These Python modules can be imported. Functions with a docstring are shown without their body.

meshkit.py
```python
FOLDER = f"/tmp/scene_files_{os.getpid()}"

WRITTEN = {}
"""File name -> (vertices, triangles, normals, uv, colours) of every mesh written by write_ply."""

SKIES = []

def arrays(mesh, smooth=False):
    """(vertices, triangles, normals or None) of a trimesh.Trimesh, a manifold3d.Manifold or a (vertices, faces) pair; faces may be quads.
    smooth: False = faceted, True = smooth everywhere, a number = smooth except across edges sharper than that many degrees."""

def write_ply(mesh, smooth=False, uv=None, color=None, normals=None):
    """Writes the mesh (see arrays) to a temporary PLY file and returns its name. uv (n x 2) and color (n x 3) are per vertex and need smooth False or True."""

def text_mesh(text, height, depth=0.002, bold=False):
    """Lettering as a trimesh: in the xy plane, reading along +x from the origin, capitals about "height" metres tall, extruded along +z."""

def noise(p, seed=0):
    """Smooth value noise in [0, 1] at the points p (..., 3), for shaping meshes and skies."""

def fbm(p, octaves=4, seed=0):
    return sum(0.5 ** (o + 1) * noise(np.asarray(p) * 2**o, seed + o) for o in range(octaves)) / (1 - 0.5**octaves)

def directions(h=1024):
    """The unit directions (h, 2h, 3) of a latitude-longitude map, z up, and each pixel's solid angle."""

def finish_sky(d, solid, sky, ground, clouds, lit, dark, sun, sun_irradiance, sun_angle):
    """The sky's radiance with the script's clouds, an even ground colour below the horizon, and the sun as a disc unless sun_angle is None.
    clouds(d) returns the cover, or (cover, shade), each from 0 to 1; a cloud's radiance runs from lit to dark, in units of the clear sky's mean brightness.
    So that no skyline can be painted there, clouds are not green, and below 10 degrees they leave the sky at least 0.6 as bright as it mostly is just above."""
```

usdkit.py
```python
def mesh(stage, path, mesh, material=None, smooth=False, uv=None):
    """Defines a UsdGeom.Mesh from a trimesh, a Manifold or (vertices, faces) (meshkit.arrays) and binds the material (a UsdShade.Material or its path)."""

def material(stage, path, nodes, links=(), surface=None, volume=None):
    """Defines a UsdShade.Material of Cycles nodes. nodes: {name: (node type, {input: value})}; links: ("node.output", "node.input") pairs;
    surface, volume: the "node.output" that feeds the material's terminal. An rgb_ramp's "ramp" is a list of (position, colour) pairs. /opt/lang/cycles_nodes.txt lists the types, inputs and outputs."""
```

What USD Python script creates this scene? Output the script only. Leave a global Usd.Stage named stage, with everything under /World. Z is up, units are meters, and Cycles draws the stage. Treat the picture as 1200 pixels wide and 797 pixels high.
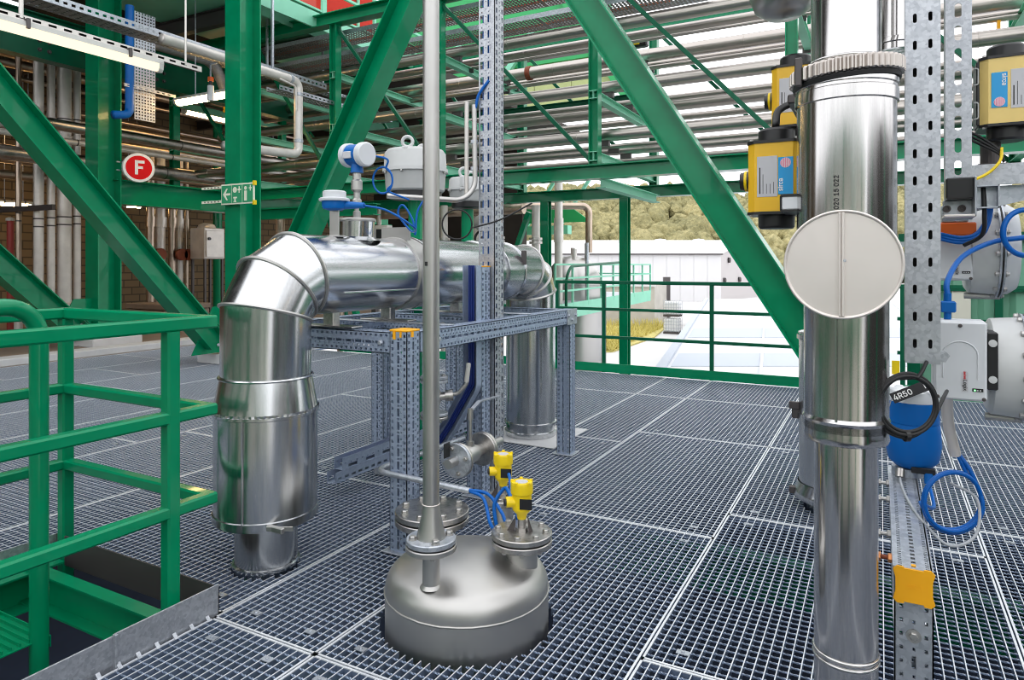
import math, random
import numpy as np, trimesh, usdkit, meshkit
from pxr import Usd, UsdGeom, UsdLux, UsdShade, Gf, Sdf, Vt
from shapely.geometry import Polygon, Point, box as sbox
from shapely.ops import unary_union

random.seed(7); RNG = np.random.default_rng(7)
stage = Usd.Stage.CreateInMemory()
UsdGeom.SetStageUpAxis(stage, 'Z'); UsdGeom.SetStageMetersPerUnit(stage, 1.0)
UsdGeom.Xform.Define(stage, '/World'); UsdGeom.Scope.Define(stage, '/World/Looks')

# ------------------------------------------------------------------ camera, sky, sun, exposure
YAW = 28.369
cam = UsdGeom.Camera.Define(stage, '/World/camera')
cam.AddTranslateOp().Set(Gf.Vec3d(0, 0, 1.35))
cam.AddRotateXYZOp().Set(Gf.Vec3f(90, 0, YAW))
cam.CreateFocalLengthAttr(24.0); cam.CreateHorizontalApertureAttr(36.0); cam.CreateVerticalApertureAttr(36.0 * 797 / 1200)
cam.CreateVerticalApertureOffsetAttr(-2.655)
cam.CreateClippingRangeAttr(Gf.Vec2f(0.05, 3000))
cam.CreateExposureAttr(0.56)
dome = UsdLux.DomeLight.Define(stage, '/World/sky')
dome.CreateIntensityAttr(0.44); dome.CreateColorAttr(Gf.Vec3f(0.96, 0.975, 1.0))
sun = UsdLux.DistantLight.Define(stage, '/World/sun')
sun.CreateIntensityAttr(0.45); sun.CreateAngleAttr(6.0); sun.CreateColorAttr(Gf.Vec3f(1.0, 0.92, 0.80))
sun.AddRotateXYZOp().Set(Gf.Vec3f(48, 0, -28))

# ------------------------------------------------------------------ materials
MAT = {}
def mat(name, nodes, links=(), surface='p.BSDF', volume=None):
    MAT[name] = usdkit.material(stage, '/World/Looks/' + name, nodes, links, surface=surface, volume=volume)
def plain(name, col, rough=0.5, metal=0.0, noise=0.0, scale=8, bump=0.0, spec=0.5, coat=0.0):
    p = {'base_color': col, 'roughness': rough, 'metallic': metal, 'specular_ior_level': spec, 'coat_weight': coat}
    if noise <= 0 and bump <= 0:
        return mat(name, {'p': ('principled_bsdf', p)})
    lo = tuple(c * (1 - noise) for c in col); hi = tuple(min(1, c * (1 + noise)) for c in col)
    nodes = {'g': ('geometry', {}), 'n': ('noise_texture', {'scale': scale, 'detail': 5.0, 'roughness': 0.6}),
             'r': ('rgb_ramp', {'ramp': [(0.3, lo), (0.7, hi)]}), 'p': ('principled_bsdf', p)}
    links = [('g.position', 'n.vector'), ('n.fac', 'r.fac'), ('r.color', 'p.base_color')]
    if bump > 0:
        nodes['b'] = ('bump', {'strength': bump, 'distance': 0.01}); links += [('n.fac', 'b.height'), ('b.normal', 'p.normal')]
    mat(name, nodes, links)
def galva(name, lo, hi, scale=30, rough=0.42, metal=0.85):
    mat(name, {'g': ('geometry', {}), 'v': ('voronoi_texture', {'scale': scale, 'randomness': 1.0}), 'n': ('noise_texture', {'scale': scale * 0.35, 'detail': 6.0}),
               'm': ('mix', {'mix_type': 'mix', 'fac': 0.5}), 'r': ('rgb_ramp', {'ramp': [(0.3, lo), (0.7, hi)]}),
               'rr': ('map_range', {'from_min': 0.2, 'from_max': 0.8, 'to_min': rough - 0.1, 'to_max': rough + 0.14}),
               'p': ('principled_bsdf', {'metallic': metal})},
        [('g.position', 'v.vector'), ('g.position', 'n.vector'), ('v.color', 'm.color1'), ('n.color', 'm.color2'), ('m.color', 'r.fac'), ('n.fac', 'rr.value'),
         ('r.color', 'p.base_color'), ('rr.result', 'p.roughness')])
def steel(name, col, rough, stretch, bump=0.04, dr=0.07, metal=1.0):
    """Brushed or rolled sheet: streaks of roughness and slight relief along one direction."""
    mat(name, {'g': ('geometry', {}), 'm': ('mapping', {'scale': stretch}), 'n': ('noise_texture', {'scale': 6.0, 'detail': 4.0, 'roughness': 0.6}),
               'w': ('noise_texture', {'scale': 2.2, 'detail': 1.0}),
               'rr': ('map_range', {'from_min': 0.25, 'from_max': 0.75, 'to_min': rough - dr, 'to_max': rough + dr}),
               'b': ('bump', {'strength': bump, 'distance': 0.02}), 'p': ('principled_bsdf', {'base_color': col, 'metallic': metal})},
        [('g.position', 'm.vector'), ('m.vector', 'n.vector'), ('m.vector', 'w.vector'), ('n.fac', 'rr.value'), ('rr.result', 'p.roughness'), ('w.fac', 'b.height'), ('b.normal', 'p.normal')])
def glow(name, col, s):
    mat(name, {'e': ('emission', {'color': col, 'strength': s})}, surface='e.emission')

plain('green_paint', (0.0, 0.225, 0.098), 0.24, noise=0.12, scale=3, bump=0.02, spec=0.20, coat=0.22)
plain('dark_green', (0.0, 0.10, 0.048), 0.38, noise=0.1, scale=4, spec=0.25)
plain('pale_green', (0.22, 0.60, 0.42), 0.5, noise=0.06, scale=2)
plain('bright_green', (0.02, 0.36, 0.10), 0.5)
plain('olive_cladding', (0.42, 0.47, 0.20), 0.6, noise=0.08, scale=1.0)
steel('duct_steel', (0.58, 0.59, 0.60), 0.20, (2, 2, 0.10), 0.12)
steel('run_steel', (0.60, 0.61, 0.63), 0.20, (2, 0.10, 2), 0.12)
steel('pipe_steel', (0.58, 0.565, 0.56), 0.17, (7, 7, 0.12), 0.30, 0.07)
steel('satin_steel', (0.50, 0.49, 0.475), 0.42, (1, 1, 1), 0.05, 0.06)
steel('cap_steel', (0.80, 0.74, 0.70), 0.46, (2, 2, 2), 0.06, 0.05, 0.6)
steel('rack_steel', (0.47, 0.43, 0.40), 0.32, (0.15, 1, 1), 0.03, 0.06)
steel('valve_steel', (0.50, 0.48, 0.46), 0.33, (4, 4, 4), 0.04, 0.08)
galva('galvanised', (0.40, 0.43, 0.48), (0.56, 0.59, 0.64), 60, 0.40, 0.75)
galva('spangle', (0.40, 0.42, 0.46), (0.55, 0.57, 0.61), 110, 0.45, 0.75)
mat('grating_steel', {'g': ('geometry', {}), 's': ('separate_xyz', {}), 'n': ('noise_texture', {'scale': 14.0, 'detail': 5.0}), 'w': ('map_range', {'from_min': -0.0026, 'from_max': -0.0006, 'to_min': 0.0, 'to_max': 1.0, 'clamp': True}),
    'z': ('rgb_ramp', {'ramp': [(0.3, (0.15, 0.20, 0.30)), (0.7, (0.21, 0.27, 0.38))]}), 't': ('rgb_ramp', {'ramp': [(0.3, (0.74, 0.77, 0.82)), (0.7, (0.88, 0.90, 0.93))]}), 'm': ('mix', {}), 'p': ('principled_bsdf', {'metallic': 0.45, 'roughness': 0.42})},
    [('g.position', 's.vector'), ('s.z', 'w.value'), ('g.position', 'n.vector'), ('n.fac', 'z.fac'), ('n.fac', 't.fac'), ('w.result', 'm.fac'), ('z.color', 'm.color1'), ('t.color', 'm.color2'), ('m.color', 'p.base_color')])   # zinc; gap shade painted into the bar sides, light onto the tops
galva('blue_galva', (0.34, 0.41, 0.54), (0.40, 0.47, 0.60), 90, 0.42, 0.5)
plain('tray_grey', (0.26, 0.25, 0.25), 0.5, 0.5, noise=0.2, scale=20)
plain('black_plastic', (0.012, 0.012, 0.014), 0.38)
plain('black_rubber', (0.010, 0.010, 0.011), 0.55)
plain('blue_plastic', (0.0, 0.120, 0.44), 0.40, spec=0.3)
plain('blue_cable', (0.0, 0.110, 0.45), 0.38, spec=0.3)
plain('navy_liner', (0.004, 0.02, 0.16), 0.4)
plain('grey_cable', (0.40, 0.42, 0.45), 0.45)
plain('white_plastic', (0.66, 0.68, 0.71), 0.42, noise=0.03, scale=6)
plain('grey_cast', (0.42, 0.43, 0.43), 0.45, noise=0.06, scale=9)
plain('light_grey', (0.60, 0.61, 0.61), 0.42, noise=0.05, scale=6)
plain('pale_grey_paint', (0.50, 0.50, 0.47), 0.5, noise=0.05, scale=6)
plain('yellow_plastic', (0.86, 0.62, 0.004), 0.40, noise=0.05, scale=20)
plain('amber_paint', (0.86, 0.50, 0.020), 0.36, noise=0.06, scale=7)
plain('sand_paint', (0.84, 0.62, 0.21), 0.38, noise=0.05, scale=7)
plain('orange_plastic', (0.82, 0.13, 0.008), 0.4)
plain('cap_yellow', (0.92, 0.42, 0.004), 0.45)
plain('red_paint', (0.72, 0.006, 0.008), 0.45, spec=0.15)
plain('brown_red', (0.30, 0.03, 0.025), 0.5)
plain('white_print', (0.88, 0.88, 0.86), 0.5)
plain('cream_print', (0.85, 0.86, 0.70), 0.5)
plain('black_print', (0.02, 0.02, 0.02), 0.5)
plain('silver_label', (0.55, 0.55, 0.58), 0.4)
plain('cyan_label', (0.01, 0.33, 0.70), 0.35)
plain('pink_print', (0.78, 0.25, 0.38), 0.4)
plain('sign_green', (0.03, 0.33, 0.15), 0.4)
plain('rust', (0.22, 0.05, 0.02), 0.7)
plain('copper', (0.65, 0.28, 0.12), 0.35, 1.0)
plain('concrete', (0.42, 0.41, 0.40), 0.8, noise=0.12, scale=1.2, bump=0.1)
plain('brown_concrete', (0.26, 0.20, 0.155), 0.75, noise=0.2, scale=0.8)
plain('plinth_concrete', (0.62, 0.62, 0.63), 0.8, noise=0.08, scale=3)
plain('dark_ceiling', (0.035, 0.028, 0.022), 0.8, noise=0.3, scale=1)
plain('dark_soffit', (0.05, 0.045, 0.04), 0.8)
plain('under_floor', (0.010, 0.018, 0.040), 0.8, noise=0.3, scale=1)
plain('paving', (0.60, 0.59, 0.585), 0.9, noise=0.05, scale=0.3)
plain('roof_sheet', (0.60, 0.61, 0.635), 0.6, noise=0.03, scale=0.15)
plain('roof_band', (0.45, 0.49, 0.56), 0.6)
plain('hall_wall', (0.66, 0.65, 0.66), 0.7, noise=0.03, scale=0.2)
plain('hall_gable', (0.52, 0.49, 0.49), 0.7)
plain('hall_roof', (0.86, 0.86, 0.88), 0.6)
plain('wall_concrete', (0.50, 0.475, 0.43), 0.85, noise=0.15, scale=0.5)
plain('dark_metal', (0.10, 0.09, 0.09), 0.5, 0.6)
plain('cream_panel', (0.72, 0.70, 0.60), 0.6)
plain('green_cladding', (0.16, 0.40, 0.27), 0.5, noise=0.05, scale=2)
plain('silo_steel', (0.50, 0.485, 0.47), 0.36, 0.95)
plain('interior_pipe', (0.50, 0.40, 0.32), 0.3, 0.9, noise=0.1, scale=4)
plain('interior_white', (0.68, 0.645, 0.61), 0.4, 0.35, noise=0.1, scale=4)
plain('door_red', (0.55, 0.03, 0.01), 0.45)
plain('red_wall', (0.55, 0.025, 0.012), 0.6, spec=0.2)
plain('grass_ground', (0.52, 0.45, 0.15), 0.9, noise=0.3, scale=4)
plain('grass_blade', (0.62, 0.54, 0.17), 0.8, noise=0.3, scale=9)
plain('hill_soil', (0.10, 0.10, 0.05), 0.95)
mat('foliage', {'o': ('object_info', {}), 'g': ('geometry', {}), 'n': ('noise_texture', {'scale': 0.45, 'detail': 6.0, 'roughness': 0.75}), 'n2': ('noise_texture', {'scale': 0.03, 'detail': 2.0}),
    'mx': ('mix', {'fac': 0.35}), 'r': ('rgb_ramp', {'ramp': [(0.34, (0.13, 0.14, 0.08)), (0.5, (0.36, 0.33, 0.17)), (0.66, (0.72, 0.62, 0.33))]}),
    'b': ('bump', {'strength': 1.0, 'distance': 1.2}), 'p': ('principled_bsdf', {'roughness': 0.9, 'specular_ior_level': 0.1})},
    [('g.position', 'n.vector'), ('g.position', 'n2.vector'), ('n.color', 'mx.color1'), ('n2.color', 'mx.color2'), ('mx.color', 'r.fac'), ('r.color', 'p.base_color'), ('n.fac', 'b.height'), ('b.normal', 'p.normal')])  # warm sunlight on the hill is put into these crown colours
mat('brick', {'g': ('geometry', {}), 's': ('separate_xyz', {}), 'c': ('combine_xyz', {}), 't': ('brick_texture', {'scale': 1.0, 'brick_width': 0.50, 'row_height': 0.22, 'mortar_size': 0.018, 'color1': (0.20, 0.135, 0.07), 'color2': (0.16, 0.11, 0.055), 'mortar': (0.07, 0.05, 0.03)}),
    'p': ('principled_bsdf', {'roughness': 0.85})},
    [('g.position', 's.vector'), ('s.y', 'c.x'), ('s.z', 'c.y'), ('c.vector', 't.vector'), ('t.color', 'p.base_color')])
glow('tube_light', (1.0, 0.84, 0.58), 1.0)
glow('warm_light', (1.0, 0.64, 0.26), 18.0)
glow('led_green', (0.2, 1.0, 0.3), 3.0)
mat('tote_plastic', {'p': ('principled_bsdf', {'base_color': (0.75, 0.76, 0.77), 'roughness': 0.5})})

# ------------------------------------------------------------------ mesh helpers
A = np.array
def U(v): v = np.asarray(v, float); return v / (np.linalg.norm(v) + 1e-12)
def frame(d, ref=None):
    d = U(d)
    if ref is None: ref = (0, 0, 1) if abs(d[2]) < 0.95 else (1, 0, 0)
    a = U(np.cross(ref, d)); return a, np.cross(d, a)
class Mb:
    def __init__(s): s.v = []; s.f = []; s.n = 0
    def add(s, vf):
        v, f = np.asarray(vf[0], float), np.asarray(vf[1], int)
        if len(v): s.v.append(v); s.f.append(f + s.n); s.n += len(v)
        return s
    def get(s): return (np.vstack(s.v), np.vstack(s.f)) if s.v else (np.zeros((0, 3)), np.zeros((0, 3), int))
    def box(s, *a): return s.add(box(*a))
    def tube(s, *a, **k): return s.add(tube(*a, **k))
    def cyl(s, *a, **k): return s.add(cyl(*a, **k))
    def bar(s, *a, **k): return s.add(bar(*a, **k))
    def lathe(s, *a, **k): return s.add(lathe(*a, **k))
BF = A([[0,2,1],[0,3,2],[4,5,6],[4,6,7],[0,1,5],[0,5,4],[1,2,6],[1,6,5],[2,3,7],[2,7,6],[3,0,4],[3,4,7]])
def box(x0, x1, y0, y1, z0, z1):
    return A([[x0,y0,z0],[x1,y0,z0],[x1,y1,z0],[x0,y1,z0],[x0,y0,z1],[x1,y0,z1],[x1,y1,z1],[x0,y1,z1]], float), BF
def hull(p):
    m = trimesh.convex.convex_hull(np.asarray(p, float)); return m.vertices, m.faces
def cbox(x0, x1, y0, y1, z0, z1, b=0.004):
    p = []
    for x, sx in ((x0, 1), (x1, -1)):
        for y, sy in ((y0, 1), (y1, -1)):
            for z, sz in ((z0, 1), (z1, -1)):
                p += [(x + sx*b, y + sy*b, z), (x + sx*b, y, z + sz*b), (x, y + sy*b, z + sz*b)]
    return hull(p)
def loft(rings, close=True, caps=True):
    """Rings: k x n x 3."""
    R = np.asarray(rings, float); k, n = R.shape[:2]; V = R.reshape(-1, 3); F = []
    i, j = np.meshgrid(np.arange(k - 1), np.arange(n if close else n - 1), indexing='ij'); j2 = (j + 1) % n
    a, b, c, d = i*n + j, i*n + j2, (i+1)*n + j2, (i+1)*n + j
    F = np.vstack([np.stack([a, b, c], -1).reshape(-1, 3), np.stack([a, c, d], -1).reshape(-1, 3)])
    if caps:
        V = np.vstack([V, R[0].mean(0), R[-1].mean(0)]); q = np.arange(n); q2 = (q + 1) % n
        F = np.vstack([F, np.stack([q2, q, np.full(n, k*n)], -1), np.stack([(k-1)*n + q, (k-1)*n + q2, np.full(n, k*n + 1)], -1)])
    return V, F
def circ(c, r, a, b, n): t = np.arange(n) * 2*np.pi/n; return np.asarray(c) + r*(np.cos(t)[:, None]*a + np.sin(t)[:, None]*b)
def cyl(p0, p1, r0, r1=None, n=20, caps=True):
    p0, p1 = A(p0, float), A(p1, float); a, b = frame(p1 - p0); r1 = r0 if r1 is None else r1
    return loft([circ(p0, r0, a, b, n), circ(p1, r1, a, b, n)], caps=caps)
def lathe(prof, o=(0, 0, 0), d=(0, 0, 1), n=40, caps=True):
    """prof: (radius, height along d)."""
    a, b = frame(d); o = A(o, float); d = U(d)
    return loft([circ(o + d*h, max(r, 1e-5), a, b, n) for r, h in prof], caps=caps)
def tube(pts, r, n=10, caps=True, closed=False):
    P = A(pts, float)
    if closed: P = np.vstack([P, P[:1]])
    T = np.gradient(P, axis=0)
    if closed: T[0] = T[-1] = U(P[1] - P[-2])
    T = np.array([U(t) for t in T]); a, b = frame(T[0]); R = []
    rr = np.broadcast_to(r, (len(P),))
    for p, t, q in zip(P, T, rr):
        a = U(a - t*np.dot(a, t)); b = np.cross(t, a); R.append(circ(p, q, a, b, n))
    return loft(R, caps=caps and not closed)
def arc_path(pts, rad, k=7):
    """Polyline with rounded corners."""
    P = [A(p, float) for p in pts]; out = [P[0]]
    for i in range(1, len(P) - 1):
        d0, d1 = U(P[i-1] - P[i]), U(P[i+1] - P[i]); ang = math.acos(np.clip(np.dot(d0, d1), -1, 1))
        if ang > 3.1: out.append(P[i]); continue
        L = min(rad / math.tan(ang/2), 0.49*np.linalg.norm(P[i-1]-P[i]), 0.49*np.linalg.norm(P[i+1]-P[i])); r = L*math.tan(ang/2)
        c = P[i] + U(d0 + d1) * r / math.sin(ang/2); s, e = P[i] + d0*L - c, P[i] + d1*L - c; th = math.pi - ang
        for q in np.linspace(0, 1, k): out.append(c + (math.sin((1-q)*th)*s + math.sin(q*th)*e) / math.sin(th))
    out.append(P[-1]); return A(out)
def smooth_path(pts, n=60):
    """Catmull-Rom through the points."""
    P = A(pts, float); P = np.vstack([2*P[0]-P[1], P, 2*P[-1]-P[-2]]); out = []
    m = max(2, n // (len(P) - 3))
    for i in range(1, len(P) - 2):
        for t in np.linspace(0, 1, m, endpoint=False):
            out.append(0.5*((2*P[i]) + (-P[i-1]+P[i+1])*t + (2*P[i-1]-5*P[i]+4*P[i+1]-P[i+2])*t*t + (-P[i-1]+3*P[i]-3*P[i+1]+P[i+2])*t**3))
    return A(out + [P[-2]])
def sweep_poly(poly, p0, p1, up):
    """A flat outline (n x 2: across, up) swept straight from p0 to p1; up is the outline's second axis."""
    p0, p1 = A(p0, float), A(p1, float); d = U(p1 - p0); v = U(A(up, float) - d*np.dot(up, d)); u = np.cross(d, v)
    m = trimesh.creation.extrude_polygon(poly if hasattr(poly, 'exterior') else Polygon(poly), 1.0, engine='earcut')
    L = np.linalg.norm(p1 - p0); x, y, z = m.vertices.T
    return p0 + x[:, None]*u + y[:, None]*v + (z*L)[:, None]*d, m.faces
def bar(p0, p1, w, h, up=(0, 0, 1), c=0.004):
    c = min(c, w*0.3, h*0.3); w, h = w/2, h/2
    return sweep_poly([(-w, -h+c), (-w+c, -h), (w-c, -h), (w, -h+c), (w, h-c), (w-c, h), (-w+c, h), (-w, h-c)], p0, p1, up)
def ibeam(p0, p1, h, b, tf=0.018, tw=0.012, flange=(0, 0, 1)):
    """I-section; flange = direction the flanges face."""
    h2, b2, w2 = h/2, b/2, tw/2
    return sweep_poly([(-b2, -h2), (b2, -h2), (b2, -h2+tf), (w2, -h2+tf), (w2, h2-tf), (b2, h2-tf), (b2, h2), (-b2, h2), (-b2, h2-tf), (-w2, h2-tf), (-w2, -h2+tf), (-b2, -h2+tf)], p0, p1, flange)
def channel(p0, p1, w, h, t, up):
    w2 = w/2
    return sweep_poly([(-w2, 0), (w2, 0), (w2, h), (w2-t, h), (w2-t, t), (-w2+t, t), (-w2+t, h), (-w2, h)], p0, p1, up)
def prism(poly, o, u, v, depth):
    u, v = U(u), U(v); w = np.cross(u, v)
    g = poly if hasattr(poly, 'exterior') or hasattr(poly, 'geoms') else Polygon(poly); V = Mb()
    for q in getattr(g, 'geoms', [g]):
        m = trimesh.creation.extrude_polygon(q, depth, engine='earcut'); x, y, z = m.vertices.T
        V.add((A(o) + x[:, None]*u + y[:, None]*v + z[:, None]*w, m.faces))
    return V.get()
def text(s, height, o, u, v, depth=0.001, bold=True, centre=True):
    m = meshkit.text_mesh(s, height, depth, bold); V = m.vertices.copy()
    if centre: V[:, 0] -= (V[:, 0].min() + V[:, 0].max())/2; V[:, 1] -= (V[:, 1].min() + V[:, 1].max())/2
    u, v = U(u), U(v); w = np.cross(u, v)
    return A(o) + V[:, :1]*u + V[:, 1:2]*v + V[:, 2:]*w, m.faces
def perf(o, u, v, W, L, cols, t=0.003):
    """A perforated plate W (along u) by L (along v), thickness t along u x v. cols: (x0, x1, pitch, hole length, offset)."""
    xs = sorted({0.0, W, *[round(x, 5) for c in cols for x in c[:2]]}); ys = {0.0, L}; holes = []
    for x0, x1, p, l, off in cols:
        k = 0
        while off + k*p + l < L - 0.002:
            y0 = off + k*p
            if y0 > 0.002: ys |= {round(y0, 5), round(y0 + l, 5)}; holes.append((x0, x1, y0, y0 + l))
            k += 1
    ys = sorted(ys); xs, ys = A(xs), A(ys); nx, ny = len(xs) - 1, len(ys) - 1
    xc, yc = (xs[1:]+xs[:-1])/2, (ys[1:]+ys[:-1])/2; solid = np.ones((ny, nx), bool)
    for x0, x1, y0, y1 in holes:
        j = np.searchsorted(yc, [y0, y1]); i = np.searchsorted(xc, [x0, x1]); solid[j[0]:j[1], i[0]:i[1]] = False
    u, v = U(u), U(v); w = np.cross(u, v)
    gx, gy = np.meshgrid(xs, ys); P = A(o) + gx.reshape(-1, 1)*u + gy.reshape(-1, 1)*v; N = len(P)
    V = np.vstack([P, P + w*t]); j, i = np.nonzero(solid); a = j*(nx+1) + i; b, c, d = a+1, a+nx+2, a+nx+1
    F = [np.stack([a, c, b], -1), np.stack([a, d, c], -1), np.stack([a, b, c], -1)+N, np.stack([a, c, d], -1)+N]
    pad = np.pad(solid, 1)
    for dj, di, e in ((-1, 0, (0, 1)), (1, 0, (2, 3)), (0, -1, (3, 0)), (0, 1, (1, 2))):
        m = ~pad[1+j+dj, 1+i+di]; q = np.stack([a, b, c, d], -1)[m]; s, r = q[:, e[0]], q[:, e[1]]
        F += [np.stack([s, r, r+N], -1), np.stack([s, r+N, s+N], -1)]
    return V, np.vstack(F)
SMALL = [(0.009, 0.021, 0.031, 0.014, 0.012), (0.030, 0.037, 0.031, 0.009, 0.030), (0.044, 0.057, 0.062, 0.038, 0.014), (0.045, 0.056, 0.062, 0.010, 0.059), (0.078, 0.090, 0.031, 0.014, 0.012)]
def perf_tube(p0, p1, u, v, s=0.1, cols=SMALL, t=0.004):
    """A square perforated section with its axis from p0 to p1, sides facing +-u and +-v."""
    p0, p1 = A(p0, float), A(p1, float); d = U(p1 - p0); L = np.linalg.norm(p1 - p0); u, v = U(u), U(v); h = s/2; m = Mb()
    for a, b in ((u, v), (v, -u), (-u, -v), (-v, u)):   # face centre +b
        o = p0 + b*h - a*h; w = np.cross(a, d)
        m.add(perf(o - (w*t if np.dot(w, b) > 0 else 0), a, d, s, L, cols, t))
    return m.get()
def hexbolt(p, d, r=0.011, h=0.009, washer=True):
    d = U(d); p = A(p, float); m = Mb()
    if washer: m.add(lathe([(r*1.25, 0), (r*1.25, 0.002)], p, d, 10))
    a, b = frame(d); m.add(loft([circ(p, r, a, b, 6), circ(p + d*h*0.8, r, a, b, 6), circ(p + d*h, r*0.8, a, b, 6)])); return m.get()
def gores(axis_pts, r, n=44):
    """Straight sections between mitre planes; axis_pts: the corner points of the axis. Returns a list of (V, F) without caps, and the mitre rings."""
    P = [A(p, float) for p in axis_pts]; D = [U(P[i+1]-P[i]) for i in range(len(P)-1)]
    N = [D[0]] + [U(D[i-1]+D[i]) for i in range(1, len(D))] + [D[-1]]; out = []; rings = []
    ref = U(np.cross(D[0], D[-1])) if np.linalg.norm(np.cross(D[0], D[-1])) > 0.1 else None
    for i, d in enumerate(D):
        a = ref if ref is not None else frame(d)[0]; b = np.cross(d, a); R = []
        for k in (i, i+1):
            c = circ(P[k], r, a, b, n); c = c - d*(((c - P[k]) @ N[k]) / np.dot(d, N[k]))[:, None]; R.append(c)
        out.append(loft(R, caps=False)); rings.append(R[1])
        if i == 0: rings.insert(0, R[0])
    return out, rings
def bead(ring, r=0.006, grow=1.01):
    c = ring.mean(0); return tube(c + (ring - c)*grow, r, 6, closed=True)

ORD = ('first', 'second', 'third', 'fourth', 'fifth', 'sixth', 'seventh', 'eighth', 'ninth')
# ------------------------------------------------------------------ scene helpers
USED = {}
def numbered(parent, name):
    k = USED.get((parent, name), 0); USED[(parent, name)] = k + 1
    return name if k == 0 else f'{name}_{k:03d}'
class Thing:
    def __init__(s, name, label=None, cat=None, loc=(0, 0, 0), group=None, kind=None):
        s.path = '/World/' + numbered('/World', name); s.loc = A(loc, float)
        x = UsdGeom.Xform.Define(stage, s.path); x.AddTranslateOp().Set(Gf.Vec3d(*map(float, loc))); s.prim = x.GetPrim(); tag(s.prim, label, cat, group, kind)
    def part(s, name, vf, m, smooth=False, label=None, parent=None, kind=None):
        base = parent or s.path; path = base + '/' + numbered(base, name)
        vf = vf.get() if isinstance(vf, Mb) else vf
        usdkit.mesh(stage, path, (np.asarray(vf[0]) - s.loc, vf[1]), MAT[m], smooth)
        p = stage.GetPrimAtPath(path)
        if label: p.SetCustomDataByKey('label', label)
        if kind: p.SetCustomDataByKey('kind', kind)
        return path
def tag(p, label=None, cat=None, group=None, kind=None):
    for k, v in (('label', label), ('category', cat), ('group', group), ('kind', kind)):
        if v: p.SetCustomDataByKey(k, v)
def single(name, vf, m, label=None, cat=None, smooth=False, group=None, kind=None, loc=None):
    """A thing that is one mesh."""
    vf = vf.get() if isinstance(vf, Mb) else vf; path = '/World/' + numbered('/World', name)
    V = np.asarray(vf[0]); loc = A([*(V[:, :2].min(0) + V[:, :2].max(0))/2, V[:, 2].min()]) if loc is None else A(loc)
    me = usdkit.mesh(stage, path, (V - loc, vf[1]), MAT[m], smooth); me.AddTranslateOp().Set(Gf.Vec3d(*map(float, loc)))
    p = stage.GetPrimAtPath(path); tag(p, label, cat, group, kind); return p

X, Y, Z = A([1., 0, 0]), A([0, 1., 0]), A([0, 0, 1.])

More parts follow.
